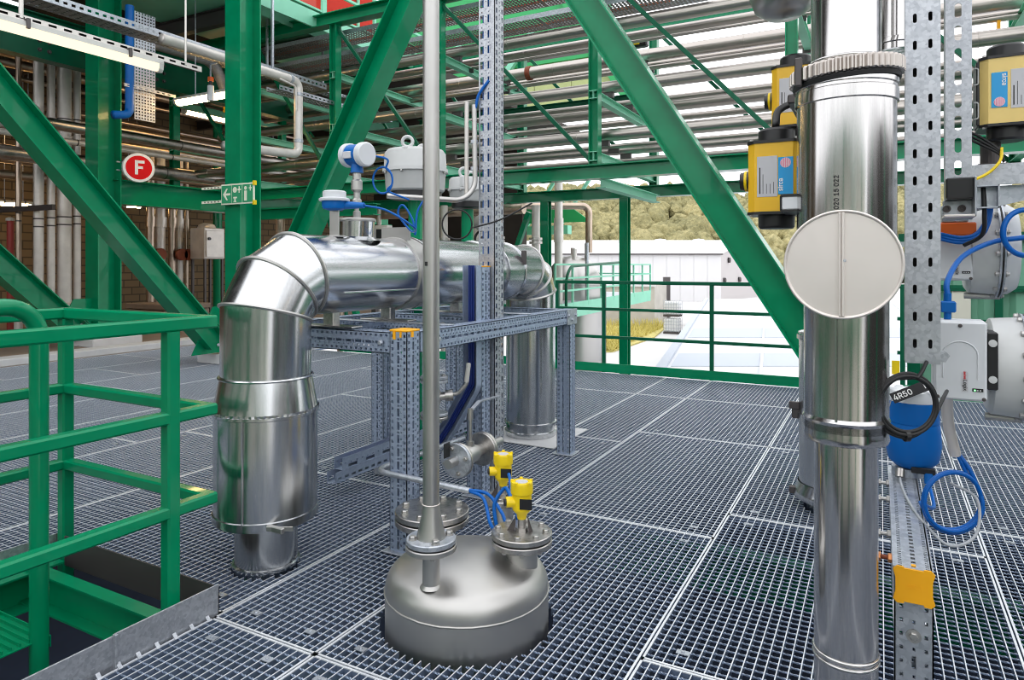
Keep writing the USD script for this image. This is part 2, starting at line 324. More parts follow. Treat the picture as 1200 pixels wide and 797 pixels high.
# ================================================================== THE SETTING: gratings, slabs, ground
HOLES = [('c', -1.400, 2.230, 0.332), ('c', -2.445, 2.185, 0.146), ('c', -0.088, 2.168, 0.115), ('c', -1.770, 2.516, 0.135), ('c', -0.230, 4.180, 0.155)]
def cut(lo, hi, at, axis):
    """The pieces of a bar from lo to hi (along y for axis 1, at x = at) that no hole takes."""
    iv = [(lo, hi)]
    for _, cx, cy, r in HOLES:
        c, q = (cy, cx) if axis == 1 else (cx, cy)
        if abs(at - q) >= r: continue
        hw = math.sqrt(r*r - (at - q)**2); new = []
        for a, b in iv:
            if c + hw <= a or c - hw >= b: new.append((a, b)); continue
            if c - hw > a + 0.004: new.append((a, c - hw))
            if c + hw < b - 0.004: new.append((c + hw, b))
        iv = new
    return iv
def rod(x0, x1, y, z, s=0.0030, pitch=0.0114):
    n = max(2, int((x1 - x0)/pitch) + 1); xs = np.linspace(x0, x1, n); R = []
    k = np.round(xs/0.0114)
    for x, q in zip(xs, k):
        t = q*math.radians(60) + np.arange(4)*math.pi/2; R.append(np.stack([np.full(4, x), y + s*np.cos(t)*1.25, z + s*np.sin(t)*1.25], 1))
    return loft(R, caps=False)
def grating(x0, x1, y0, y1, twisted):
    m = Mb(); g = 0.003; x0 += g; x1 -= g; y0 += g; y1 -= g; P = 0.0343; h = 0.03
    for x in (x0, x1 - 0.008):
        for a, b in cut(y0, y1, x + 0.004, 1): m.box(x, x + 0.008, a, b, -h, 0.002)
    for y in (y0, y1 - 0.008):
        for a, b in cut(x0, x1, y + 0.004, 0): m.box(a, b, y, y + 0.008, -h, 0.002)
    n = max(1, round((x1 - x0)/P)); p = (x1 - x0)/n
    for i in range(1, n):
        x = x0 + i*p
        for a, b in cut(y0, y1, x, 1): m.box(x - 0.0018, x + 0.0018, a, b, -h, 0)
    k = max(1, round((y1 - y0)/0.0381)); q = (y1 - y0)/k
    for j in range(1, k):
        y = y0 + j*q
        for a, b in cut(x0, x1, y, 0):
            m.add(rod(a, b, y, -0.0045)) if twisted else m.box(a, b, y - 0.0028, y + 0.0028, -0.008, -0.0018)
    return m.get()
floor = Thing('floor', kind='structure')
COLS = [(3.60, 4.65, [1.0, 3.0, 5.2, 6.9, 8.04]), (2.55, 3.60, [1.0, 2.6, 4.6, 6.9, 8.04]), (1.50, 2.55, [1.0, 2.9, 4.30, 6.2, 8.04]), (0.43, 1.50, [0.5, 2.5, 4.16, 5.61, 6.9, 8.04]), (-0.724, 0.43, [0.9, 2.268, 3.80, 5.334, 6.88, 8.04]), (-1.723, -0.724, [0.3, 1.754, 3.43, 5.334, 6.88, 8.04]),
        (-2.245, -1.723, [0.3, 1.754, 3.43, 4.96, 6.88, 8.04]), (-3.37, -2.245, [1.79, 3.30, 4.96, 6.88, 8.04]), (-3.92, -3.37, [-0.4, 1.2, 3.1, 5.0, 6.88, 8.04]), (-4.945, -3.92, [-0.4, 1.6, 3.6, 5.4, 7.2, 8.04]), (-5.95, -4.945, [-0.4, 1.3, 3.2, 5.1, 6.88, 8.04]),
        (-6.95, -5.95, [0.2, 2.2, 4.2, 6.2, 8.04]), (-7.95, -6.95, [0.5, 2.5, 4.5, 6.5, 8.04]), (-9.0, -7.95, [1.2, 3.2, 5.2, 7.2, 8.6]), (-10.1, -9.0, [2.2, 4.2, 6.2, 8.6])]
for x0, x1, ys in COLS:
    for y0, y1 in zip(ys, ys[1:]):
        cx, cy = (x0 + x1)/2, (y0 + y1)/2; d = math.hypot(cx, cy)
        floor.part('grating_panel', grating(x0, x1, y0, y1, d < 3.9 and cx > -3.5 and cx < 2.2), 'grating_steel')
        for ex in (x0 + 0.12, x1 - 0.12):
            for ey in (y0 + 0.10, y1 - 0.10):
                if math.hypot(ex, ey) < 6 and all(math.hypot(ex - c[1], ey - c[2]) > c[3] + 0.05 for c in HOLES):
                    m = Mb().box(ex - 0.022, ex + 0.022, ey - 0.013, ey + 0.013, 0.0005, 0.0035); m.add(hexbolt((ex, ey, 0.003), Z, 0.006, 0.005, False)); floor.part('grating_clip', m, 'galvanised')
floor.part('interior_slab', box(-34, -10.12, -2, 30, -0.25, 0.0), 'brown_concrete')
for y in (1.765, 3.43, 5.334, 6.88): floor.part('support_beam', ibeam((-3.3 if y > 2 else -2.2, y, -0.14), (1.5, y, -0.14), 0.20, 0.10, 0.012, 0.008), 'dark_green')
floor.part('edge_beam', ibeam((-10.0, 8.0, -0.16), (4.6, 8.0, -0.16), 0.24, 0.12), 'green_paint')
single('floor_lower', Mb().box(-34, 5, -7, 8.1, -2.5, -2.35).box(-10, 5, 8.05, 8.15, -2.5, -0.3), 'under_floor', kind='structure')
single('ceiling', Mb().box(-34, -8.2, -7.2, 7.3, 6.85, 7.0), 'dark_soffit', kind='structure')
single('paving', Mb().box(-120, 260, -30, 420, -4.3, -4.06), 'paving', kind='structure')
# unseen wall added behind the camera, shaped for reflections in the polished pipes
w = Thing('wall_back', kind='structure')
w.part('cladding', box(-34, 10, -7.2, -7.0, -4, 3.4), 'cream_panel')
for x in (-9, -5, -1.5, 2.5, 6.5): w.part('column', ibeam((x, -6.7, -4), (x, -6.7, 3.4), 0.34, 0.30, flange=Y), 'green_paint')
for z in (0.4, 3.2): w.part('girder', ibeam((-12, -6.6, z), (10, -6.6, z), 0.36, 0.22), 'green_paint')

w = Thing('wall_right', kind='structure')   # added dark wall, out of frame, sized to put a dark band in the pipes
w.part('cladding', box(5.2, 5.4, -2.0, 7.6, -4, 2.7), 'dark_soffit')
for y in (-0.5, 3.0, 6.5): w.part('column', ibeam((5.0, y, -4), (5.0, y, 2.7), 0.3, 0.28, flange=X), 'green_paint')

# ================================================================== GREEN STEEL FRAME
def base_plate(t, x, y, z0=0.14):
    t.part('base_plate', cbox(x - 0.26, x + 0.26, y - 0.26, y + 0.26, z0, z0 + 0.025), 'green_paint')
col_green = [('main green steel column with the evacuation sign on it, left of the elbowed duct', -7.85, 6.62, 0.36, 0.30, 9.0), ('green steel column beside the red round F sign, deeper under the roof', -11.6, 6.9, 0.40, 0.36, 9.0), ('green steel column whose brace foot is hidden behind the tall polished pipe', -0.17, 6.75, 0.30, 0.28, 1.05)]
for k, (lab, x, y, h, b, top) in enumerate(col_green):
    t = Thing('steel_column', lab, 'column', (x, y, 0))
    t.part('shaft', ibeam((x, y, 0.16), (x, y, top), h, b, 0.022, 0.013, Y), 'green_paint'); base_plate(t, x, y)
    t.part('plinth', cbox(x - 0.42, x + 0.42, y - 0.42, y + 0.42, 0.0, 0.14, 0.012), 'plinth_concrete')
    for sx in (-1, 1):
        for sy in (-1, 1): t.part('anchor_bolt', hexbolt((x + sx*0.21, y + sy*0.21, 0.165), Z, 0.018, 0.03), 'galvanised')
    if k < 2:
        t.part('gusset', prism([(0.0, 0), (0.62, 0), (0.30, 0.62), (0, 0.62)], (x, y - 0.19, 0.165), -Y, Z, 0.016), 'green_paint')
        for q in range(3): t.part('gusset_bolt', hexbolt((x + 0.016, y - 0.42 + 0.05*q, 0.27 + 0.09*q), X, 0.018, 0.014), 'galvanised')
def brace(lab, p0, p1, h, b, fl):
    t = Thing('diagonal_brace', lab, 'brace', p0); d = U(A(p1) - A(p0))
    t.part('beam', ibeam(p0, p1, h, b, 0.016, 0.011, fl), 'green_paint')
    n = U(fl); u = d; v = np.cross(n, u)
    t.part('end_plate', prism([(-0.12, -b*0.55), (0.34, -b*0.55), (0.34, b*0.55), (-0.12, b*0.55)], A(p0) - n*(h/2 + 0.016), u, v, 0.014), 'green_paint')
    return t
brace('green diagonal brace climbing right from behind the elbowed duct to the top edge', (-7.72, 6.7, 0.20), (-3.95, 6.7, 6.35), 0.30, 0.28, U([-0.858, 0, 0.513]))
brace('green diagonal brace with a yellow lamp glint, falling right to the polished pipe', (-0.27, 6.7, 0.20), (-4.05, 6.7, 6.2), 0.30, 0.28, U([0.846, 0, 0.533]))
brace('bright green brace crossing the upper left corner down to the main column foot', (-7.85, 6.12, 0.32), (-7.85, 1.5, 5.45), 0.28, 0.26, U([0, -0.743, -0.669]))
brace('green diagonal brace low at the left edge behind the railing cage', (-11.6, 6.45, 0.25), (-11.6, 1.8, 4.9), 0.34, 0.32, U([0, -0.707, -0.707]))
g = single('roof_girder', ibeam((-14, 6.7, 6.5), (4.5, 6.7, 6.5), 0.42, 0.30, 0.022, 0.014), 'green_paint', 'green roof girder across the tops of the braces', 'girder')
single('tie_beam', ibeam((-11.6, 7.05, 2.60), (-11.6, 14.5, 2.60), 0.42, 0.26, 0.018, 0.012), 'green_paint', 'green tie beam running back from the column under the round red sign', 'beam')
single('tie_beam', ibeam((-11.4, 9.2, 2.30), (-7.6, 9.2, 2.30), 0.20, 0.2, 0.014, 0.010), 'green_paint', 'low green tie beam behind the grey motor housing', 'beam')

# pipe bridge: two trusses and the cross beams between them
def truss(y, lab):
    t = Thing('bridge_truss', lab, 'truss', (-5, y, 2.6)); xs = [-13.4, -10.95, -8.82, -6.51, -3.73, -1.01, 1.75, 4.5, 7.3]
    t.part('bottom_chord', ibeam((-13.6, y, 2.72), (12, y, 2.72), 0.21, 0.22), 'green_paint'); t.part('top_chord', ibeam((-13.6, y, 5.86), (12, y, 5.86), 0.22, 0.22), 'green_paint')
    for i, x in enumerate(xs):
        t.part('post', ibeam((x, y, 2.82), (x, y, 5.76), 0.15, 0.15, 0.012, 0.008, X), 'green_paint')
        if i + 1 < len(xs): t.part('diagonal', bar((x + 0.05, y, 5.7), (xs[i+1] - 0.05, y, 2.88), 0.06, 0.06, Y), 'dark_green')
    return xs
xs = truss(9.5, 'near green pipe bridge truss with thin diagonals, below it the open railing'); truss(12.5, 'far green pipe bridge truss seen between the pipes')
single('bridge_stringer', ibeam((-9.0, 12.35, 4.46), (-3.73, 12.35, 4.46), 0.16, 0.14, 0.012, 0.008), 'dark_green', 'dark green stringer beam at mid height inside the pipe bridge', 'beam')
for i, x in enumerate(xs):
    for z, hh in ((2.95, 0.14), (3.86, 0.12), (4.82, 0.12)):
        single('bridge_cross_beam', ibeam((x, 9.42, z), (x, 12.58, z), hh, 0.12, 0.010, 0.008), 'pale_green', 'pale green cross beam between the bridge trusses carrying pipes', 'beam', group='cross beams of the pipe bridge')
for x, lab in ((-4.30, 'slim green bridge column in front of the storage hall, right of the domed silo'), (-5.97, 'green bridge column just left of the white downpipe by the silo')):
    t = Thing('bridge_column', lab, 'column', (x, 12.5, -4.05)); t.part('shaft', ibeam((x, 12.5, -4.0), (x, 12.5, 2.62), 0.17, 0.17, 0.014, 0.010, Y), 'green_paint'); t.part('foot_plate', cbox(x - 0.3, x + 0.3, 12.2, 12.8, -4.06, -4.0), 'galvanised')
single('bridge_strut', ibeam((-3.66, 9.55, 2.56), (-3.66, 12.4, 2.56), 0.14, 0.16, 0.012, 0.009), 'pale_green', 'pale green strut under the bridge just above the slim column', 'strut')

# pipes on the bridge
PIPES = [(10.03, 5.05, 0.095, 'uppermost'), (10.66, 5.05, 0.07, 'second'), (10.44, 4.88, 0.025, None), (11.78, 5.05, 0.115, 'third thick'), (11.8, 4.84, 0.05, None), (10.05, 4.10, 0.095, None), (11.65, 4.10, 0.11, None), (9.86, 3.32, 0.095, None), (10.3, 3.22, 0.038, None), (11.66, 3.20, 0.05, None), (12.2, 5.0, 0.08, None), (11.0, 4.06, 0.05, None), (12.15, 3.98, 0.06, None), (10.9, 3.25, 0.07, None), (12.2, 3.2, 0.06, None)]
PL = ['thick clad pipe highest of the bridge pipes right of the falling brace', 'clad pipe just below the highest bridge pipe', 'thin bare pipe close under the second bridge pipe', 'thickest clad bridge pipe with ring seams near mid height of the upper tier', 'slim pipe hugging the underside of the thickest bridge pipe', 'clad pipe at the top of the middle bridge tier', 'thick clad pipe low in the middle bridge tier', 'thick clad pipe at the top of the lowest bridge tier', 'thin pipe just under the thick pipe of the lowest tier', 'slim pipe resting just above the near bottom chord', 'clad pipe at the far side of the upper bridge tier', 'slim pipe in the middle of the middle bridge tier', 'pipe at the far side of the middle bridge tier', 'clad pipe in the middle of the lowest bridge tier', 'pipe at the far side of the lowest bridge tier']
for (y, z, r, _), lab in zip(PIPES, PL):
    t = Thing('bridge_pipe', lab, 'pipe', (-3, y, z), 'pipes on the bridge'); x0, x1 = -13.5 + RNG.uniform(0, 1), 11.5
    t.part('cladding', cyl((x0, y, z), (x1, y, z), r, n=20), 'rack_steel', 40)
    if r > 0.06:
        x = x0 + 0.7
        while x < x1:
            t.part('seam_ring', lathe([(r*1.0, -0.008), (r*1.035, -0.006), (r*1.035, 0.006), (r*1.0, 0.008)], (x, y, z), X, 18, False), 'rack_steel', 40); x += RNG.uniform(1.6, 2.6)
    for xq in (-6.51, -3.73, -1.01): t.part('shoe', box(xq - 0.09, xq + 0.09, y - r*0.4, y + r*0.4, z - r - 0.07, z - r*0.9), 'dark_metal')
for y, z, lab in ((9.95, 5.62, 'upper grey perforated cable tray slung under the bridge top'), (10.1, 5.30, 'lower grey perforated cable tray slung under the bridge top')):
    t = Thing('bridge_cable_tray', lab, 'cable tray', (-5, y, z))
    for x in np.arange(-12.6, -2.2, 2.6): t.part('tray_floor', perf((x, y - 0.28, z), X, Y, 2.58, 0.56, [(0.02 + 0.06*q, 0.045 + 0.06*q, 0.07, 0.045, 0.012) for q in range(42)], 0.003), 'tray_grey')
    t.part('side_rail', Mb().box(-12.6, -2.2, y - 0.283, y - 0.279, z, z + 0.08), 'galvanised'); t.part('side_rail', Mb().box(-12.6, -2.2, y + 0.279, y + 0.283, z, z + 0.08), 'galvanised')
    single('orange_cable', tube([(x, y + 0.1 + 0.03*math.sin(x*2), z + 0.035) for x in np.arange(-12, -2.4, 0.4)], 0.025, 8), 'orange_plastic', f'orange cable lying in the {lab.split()[0]} bridge cable tray', 'cable', True)

# ================================================================== RAILINGS
def rail_run(t, x0, x1, y, posts, hi=1.125, mid=(0.79, 0.44), kick=True):
    for z in (hi, *mid): t.part('top_rail' if z == hi else 'mid_rail', bar((x0, y, z), (x1, y, z), 0.042, 0.042 if z == hi else 0.036, Z), 'dark_green')
    for x in posts: t.part('post', bar((x, y, 0.0), (x, y, hi - 0.02), 0.045, 0.045, Y), 'dark_green')
    if kick: t.part('kick_plate', cbox(x0, x1, y - 0.035, y - 0.025, 0.005, 0.115, 0.003), 'green_paint')
t = Thing('guard_railing', 'dark green guard railing along the open edge with the roofs beyond', 'railing', (-2, 8.1, 0)); rail_run(t, -3.72, -0.2, 8.1, [-3.70, -3.06, -1.73, -0.3])
t = Thing('guard_railing', 'dark green guard railing at the right in front of the corrugated wall', 'railing', (2, 8.1, 0)); rail_run(t, 0.15, 4.6, 8.1, [0.2, 1.3, 2.5, 3.6, 4.55])
t = Thing('guard_railing', 'green guard railing glimpsed behind the perforated frame under the duct', 'railing', (-6, 8.1, 0)); rail_run(t, -7.4, -3.95, 8.1, [-7.3, -6.2, -5.1, -4.0])

cage = Thing('hatch_railing', 'bright green square tube railing cage around the ladder hatch', 'railing', (-2.8, 1.2, 0)); GP = 'green_paint'
XF, XB, YC = -2.33, -3.32, 1.80
for z, h in ((1.125, 0.05), (0.78, 0.045), (0.43, 0.045)):
    n = 'top_rail' if z > 1 else 'mid_rail'
    cage.part(n, bar((XF, -0.6, z), (XF, YC + 0.02, z), 0.05, h, Z, 0.007), GP)
    cage.part(n, bar((XF - 0.02, YC, z), (XB - 0.02, YC, z), 0.05, h, Z, 0.007), GP)
    cage.part(n, bar((XB, YC - 0.02, z), (XB, -0.6, z), 0.05, h, Z, 0.007), GP)
for x, y in ((XF, 1.635), (XF, 0.30), (XB, YC), (XB, 0.4)): cage.part('post', bar((x, y, -0.12), (x, y, 1.10), 0.052, 0.052, Y, 0.007), GP)
cage.part('frame_channel', channel((XB, 1.66, -0.05), (XF + 0.02, 1.66, -0.05), 0.16, 0.06, 0.008, -Y), GP)
cage.part('frame_channel', channel((XF + 0.03, 1.74, -0.06), (XF + 0.03, -0.8, -0.06), 0.10, 0.05, 0.007, -X), GP)
cage.part('frame_channel', channel((XB, 1.74, -0.06), (XB, -0.8, -0.06), 0.16, 0.10, 0.008, X), GP)
for y in (1.45, 1.38, 0.9): cage.part('frame_bolt', hexbolt((XB + 0.07, y, -0.0), Z, 0.014, 0.012), 'galvanised')
lad = Thing('ladder', 'green hatch ladder with curved top handrails and a grating tread', 'ladder', (-2.9, 1.2, -2))
for x in (-2.61, -2.95):
    lad.part('stile', tube(arc_path([(x, 1.325, -2.2), (x, 1.325, 1.205), (x, 0.72, 1.205), (x, 0.72, 0.9)], 0.11, 9), 0.030, 14), GP, 40)
for z in (0.03, -0.29, -0.61): lad.part('tread', Mb().add(channel((-2.94, 1.26, z), (-2.60, 1.26, z), 0.20, 0.04, 0.004, -Z)), GP)
m = Mb()
for y in np.arange(1.18, 1.35, 0.028): m.box(-2.93, -2.61, y, y + 0.004, 0.03, 0.042)
lad.part('tread_grip', m, GP)
toe = Thing('toe_plate', 'galvanised toe plate standing around the ladder hatch', 'toe plate', (-2.25, 1.0, 0))
toe.part('long_plate', cbox(-2.268, -2.262, -0.7, 1.46, -0.03, 0.105, 0.001), 'spangle'); toe.part('end_plate', cbox(-2.258, -2.252, 1.38, 1.785, -0.03, 0.115, 0.001), 'spangle'); toe.part('return_plate', cbox(-3.36, -2.252, 1.780, 1.786, -0.03, 0.105, 0.001), 'dark_metal')
toe.part('lap_fold', cbox(-2.262, -2.246, 1.375, 1.385, -0.03, 0.112, 0.001), 'spangle')
for y in np.arange(0.35, 1.75, 0.0686): toe.part('weld_tab', hull([(-2.25, y, 0), (-2.25, y + 0.014, 0), (-2.232, y, 0.0), (-2.232, y + 0.014, 0.0), (-2.25, y, 0.016), (-2.25, y + 0.014, 0.016)]), 'spangle')
toe.part('back_plate', cbox(-3.366, -3.36, -0.7, 1.786, -0.03, 0.105, 0.001), 'spangle')

# ================================================================== ELBOWED DUCT
DX, DZ, RV = -2.44, 1.30, 0.195
duct = Thing('elbowed_duct', 'large polished clad duct rising from the grating, turning over and running back', 'duct', (DX, 2.185, 0)); DS = 'duct_steel'
Y0, Y1 = 2.185, 4.83
duct.part('foot_pipe', cyl((DX, Y0, -0.12), (DX, Y0, 0.24), 0.135, n=48), DS, 40)
duct.part('foot_ring', lathe([(0.136, 0), (0.146, 0.004), (0.146, 0.016), (0.136, 0.02)], (DX, Y0, 0.006), Z, 48, False), DS, 40)
duct.part('sleeve', lathe([(0.14, 0.215), (0.222, 0.220), (0.222, 0.69)], (DX, Y0, 0), Z, 56), DS, 30)
duct.part('sleeve_band', lathe([(0.222, 0), (0.228, 0.003), (0.228, 0.032), (0.222, 0.035)], (DX, Y0, 0.225), Z, 56, False), DS, 40)
duct.part('sleeve_seam', cbox(DX + 0.085, DX + 0.091, Y0 - 0.212, Y0 - 0.204, 0.25, 0.69, 0.001), DS)
duct.part('sleeve_clasp', Mb().add(cbox(DX + 0.17, DX + 0.26, Y0 - 0.155, Y0 - 0.135, 0.232, 0.255, 0.003)).add(bar((DX + 0.18, Y0 - 0.16, 0.243), (DX + 0.29, Y0 - 0.12, 0.25), 0.006, 0.02)), 'satin_steel')
duct.part('cone_rim', Mb().lathe([(0.222, 0), (0.229, 0.004), (0.229, 0.016), (0.222, 0.02)], (DX, Y0, 0.685), Z, 56, False), DS, 40)
duct.part('crimped_rim', loft([circ((DX, Y0, z), 0.226, X, Y, 120)*A([1, 1, 1]) + (A([0, 0, 1])*0) + np.where((np.arange(120) % 2)[:, None] == 1, 0.004, 0)*((circ((0, 0, 0), 1, X, Y, 120))) for z in (0.700, 0.712)], caps=False), DS)
duct.part('cone', lathe([(0.226, 0.705), (0.198, 0.845)], (DX, Y0, 0), Z, 56), DS, 30)
duct.part('cone_bead', bead(circ((DX, Y0, 0.850), 0.199, X, Y, 56), 0.006), DS, 40)
R = 0.235
def bend_axis(y0, z0, sgn, R):
    """Corner points of a four-gore bend from vertical (at y0) to horizontal (z0)."""
    c = A([DX, y0 + sgn*R, z0 - R]); k = R/math.cos(math.radians(15)); pts = []
    for a in (15, 45, 75): pts.append(c + A([0, -sgn*k*math.cos(math.radians(a)), k*math.sin(math.radians(a))]))
    return pts
near = bend_axis(Y0, DZ, 1, R); far = bend_axis(Y1, DZ, -1, R)
YA, YB, YC1, YD = 3.08, 3.20, 3.95, 4.32
parts, rings = gores([(DX, Y0, 0.85), *near, (DX, YA, DZ)], RV, 56)
for i, vf in enumerate(parts): duct.part('riser' if i == 0 else 'elbow_segment' if i < len(parts) - 1 else 'run', vf, DS if i < 2 else 'run_steel', 40)
for r in rings[1:-1]: duct.part('swage_ring', bead(r, 0.008, 1.015), 'satin_steel', 40)
duct.part('run_seam', cbox(DX + 0.172, DX + 0.18, 2.5, YA, DZ - 0.09, DZ - 0.083, 0.001), DS)
duct.part('joint_collar', lathe([(RV, 0), (0.206, 0.004), (0.206, YB - YA + 0.02)], (DX, YA, DZ), Y, 56), 'satin_steel', 30)
duct.part('collar_flap', sweep_poly([(-0.10, 0), (0.10, 0), (0.10, 0.055), (0.07, 0.075), (-0.10, 0.075)], (DX + 0.02, YA + 0.01, DZ + 0.185), (DX + 0.02, YA + 0.02, DZ + 0.185), Z), 'satin_steel')
cv = [(0.200, 0), (0.212, 0.003), (0.214, 0.012), (0.210, 0.022), (0.204, 0.03), (0.204, YC1 - YB - 0.03), (0.210, YC1 - YB - 0.022), (0.214, YC1 - YB - 0.012), (0.200, YC1 - YB)]
duct.part('clamshell_cover', lathe(cv, (DX, YB, DZ), Y, 64), 'run_steel', 25)
for y in (YB + 0.012, YC1 - 0.012):
    c = duct.part('latch', cbox(DX + 0.178, DX + 0.212, y - 0.014, y + 0.014, DZ + 0.05, DZ + 0.155, 0.003), 'dark_metal')
    duct.part('latch_hook', cbox(DX + 0.196, DX + 0.220, y - 0.010, y + 0.010, DZ + 0.02, DZ + 0.06, 0.003), 'galvanised', parent=c)
duct.part('middle_run', cyl((DX, YC1 - 0.01, DZ), (DX, YD + 0.01, DZ), 0.197, n=56), 'run_steel', 40)
duct.part('end_cover', lathe([(a, b*(4.58 - YD)/(YC1 - YB)) for a, b in cv], (DX, YD - 0.22, DZ), Y, 64), 'run_steel', 25)
duct.part('latch', cbox(DX + 0.178, DX + 0.212, 4.325, 4.35, DZ + 0.05, DZ + 0.15, 0.003), 'dark_metal')
parts, rings = gores([(DX, YD, DZ), *far[::-1], (DX, Y1, -0.1)], RV, 56)
for i, vf in enumerate(parts): duct.part('run' if i == 0 else 'elbow_segment' if i < len(parts) - 1 else 'riser', vf, 'run_steel' if i < 3 else DS, 40)
for r in rings[1:-1]: duct.part('swage_ring', bead(r, 0.008, 1.015), 'satin_steel', 40)
for z in (0.03, 0.10): duct.part('foot_ring', lathe([(RV, 0), (RV + 0.012, 0.004), (RV + 0.012, 0.02), (RV, 0.024)], (DX, Y1, z), Z, 56, False), DS, 40)
duct.part('cover_plate', prism(sbox(-0.30, -0.30, 0.34, 0.36).difference(Point(0, 0).buffer(RV - 0.002)), (DX, Y1, 0.003), X, Y, 0.004), 'plinth_concrete')
NY = 2.79
duct.part('top_nozzle', cyl((DX, NY, DZ + 0.15), (DX, NY, 1.585), 0.093, n=40), DS, 40)
duct.part('nozzle_saddle', lathe([(0.125, 0), (0.094, 0.02)], (DX, NY, DZ + 0.175), Z, 40, False), DS, 40)
duct.part('nozzle_cap', lathe([(0.096, 0), (0.100, 0.004), (0.100, 0.012), (0.094, 0.018), (0.03, 0.022)], (DX, NY, 1.575), Z, 40), 'satin_steel', 30)
for y in (2.60, 3.05, 3.75):
    duct.part('saddle', Mb().add(cbox(DX - 0.035, DX + 0.035, y - 0.025, y + 0.025, 1.042, 1.115, 0.004)).add(cbox(DX - 0.17, DX + 0.17, y - 0.04, y + 0.04, 1.036, 1.045, 0.003)), 'valve_steel')

# ================================================================== PERFORATED SUPPORT FRAME
BG = 'blue_galva'
fr = Thing('duct_stand', 'perforated blue-grey steel frame with yellow capped leg carrying the duct', 'support frame', (-2.43, 3.5, 0))
FX, BX, ZT = -1.98, -2.93, 1.03
for x, y, zt in ((FX, 2.60, 1.035), (BX, 2.60, 0.93), (BX, 3.60, 0.93), (FX, 4.48, 1.03), (BX, 4.48, 0.93), (-2.075, 3.43, 1.335)):
    fr.part('leg', perf_tube((x, y, 0.006), (x, y, zt), X, Y), BG)
    fr.part('foot_plate', cbox(x - 0.075, x + 0.075, y - 0.075, y + 0.075, 0.001, 0.009, 0.002), 'galvanised')
for a, b in (((FX, 2.66, 0.98), (FX, 4.56, 0.98)), ((BX, 2.55, 0.98), (BX, 4.56, 0.98))): fr.part('rail_beam', perf_tube(a, b, X, Z), BG)
for y in (2.605, 3.60, 4.48): fr.part('cross_beam', perf_tube((BX + 0.05, y, 0.98), (FX - 0.05 + (0.0), y, 0.98), Y, Z), BG)
fr.part('leg_cap', Mb().add(cbox(FX - 0.052, FX + 0.052, 2.548, 2.652, 1.035, 1.045, 0.003)).box(FX - 0.03, FX - 0.015, 2.546, 2.55, 1.0, 1.036).box(FX + 0.01, FX + 0.02, 2.546, 2.55, 1.01, 1.036).add(box(FX + 0.05, FX + 0.052, 2.58, 2.60, 1.01, 1.036)), 'cap_yellow', label='yellow end cap')
fr.part('leg_cap', cbox(-2.127, -2.023, 3.378, 3.482, 1.335, 1.342, 0.002), 'cap_yellow', label='yellow end cap')
for y in (3.0, 3.9): fr.part('cradle_plate', cbox(BX, FX, y - 0.03, y + 0.03, 1.03, 1.036, 0.002), 'galvanised')
for p, d in (((FX - 0.1, 2.545, 0.98), -Y), ((FX + 0.055, 2.8, 0.98), X), ((FX + 0.055, 4.40, 0.99), X), ((FX + 0.055, 4.46, 0.96), X), ((FX + 0.055, 4.52, 0.99), X)): fr.part('bolt', hexbolt(p, d, 0.012, 0.012), 'galvanised')
fr.part('end_plate', cbox(FX + 0.05, FX + 0.056, 4.38, 4.55, 0.925, 1.035, 0.002), 'galvanised')
RC = [(0.006, 0.024, 0.16, 0.08, 0.05), (0.030, 0.036, 0.05, 0.012, 0.02)]
RC2 = [(0.012, 0.026, 0.06, 0.035, 0.02)]
for z0, hh, y0, cc, lab in ((0.070, 0.060, 3.02, RC2, 'lower slotted channel rail lying on the grating behind the front leg'), (0.133, 0.070, 3.08, RC, 'upper slotted channel rail stacked on the lower one behind the front leg')):
    t = Thing('channel_rail', lab, 'rail', (-2.83, 4, z0), None)
    for x, w in ((-2.803, X), (-2.868, -X)): t.part('side_web', perf((x, y0, z0), Z, Y, hh, 1.85, [(a, b, p, l, o) for a, b, p, l, o in cc if b < hh], 0.003), BG)
    t.part('base_web', cbox(-2.865, -2.800, y0, y0 + 1.85, z0 - 0.002, z0 + 0.001, 0.0008), BG)
single('rail_cable', tube([(-2.835, y, 0.165 + 0.004*math.sin(y*9)) for y in np.arange(3.15, 4.9, 0.1)], 0.022, 8), 'navy_liner', 'navy tube added as shade inside the upper slotted channel rail', 'cable', True)  # shade behind the rail slots, put in as a navy tube
for y in (3.5, 4.9): single('support_block', Mb().add(cbox(-2.865, -2.80, y - 0.06, y + 0.06, 0.002, 0.068, 0.004)), 'galvanised', 'small steel block under the near end of the stacked channel rails' if y < 4 else 'small steel block under the far end of the stacked channel rails', 'block', group='blocks under the channel rails')

# tall strut and the cable tray beside it
BIG = [(0.010, 0.034, 0.0915, 0.046, 0.02), (0.060, 0.084, 0.0915, 0.046, 0.02), (0.018, 0.026, 0.0915, 0.008, 0.080), (0.066, 0.074, 0.0915, 0.008, 0.080), (0.045, 0.050, 0.0457, 0.006, 0.01)]
st = Thing('strut', 'tall perforated grey strut rising past the duct to the top of the picture', 'strut', (-2.055, 3.545, 0))
for a, b in ((X, -Y), (Y, X), (-X, Y)):
    o = A([-2.055, 3.545, 0.02]) + b*0.055 - a*0.055; w_ = np.cross(a, Z)
    st.part('side', perf(o - (w_*0.004 if np.dot(w_, b) > 0 else 0), a, Z, 0.11, 4.3, BIG if abs(b[1]) > 0.5 else [(0.012, 0.030, 0.05, 0.030, 0.02), (0.050, 0.060, 0.025, 0.012, 0.01), (0.080, 0.098, 0.05, 0.030, 0.03)], 0.004), 'spangle')
st.part('foot_plate', cbox(-2.13, -1.98, 3.47, 3.62, 0.001, 0.012, 0.002), 'galvanised')
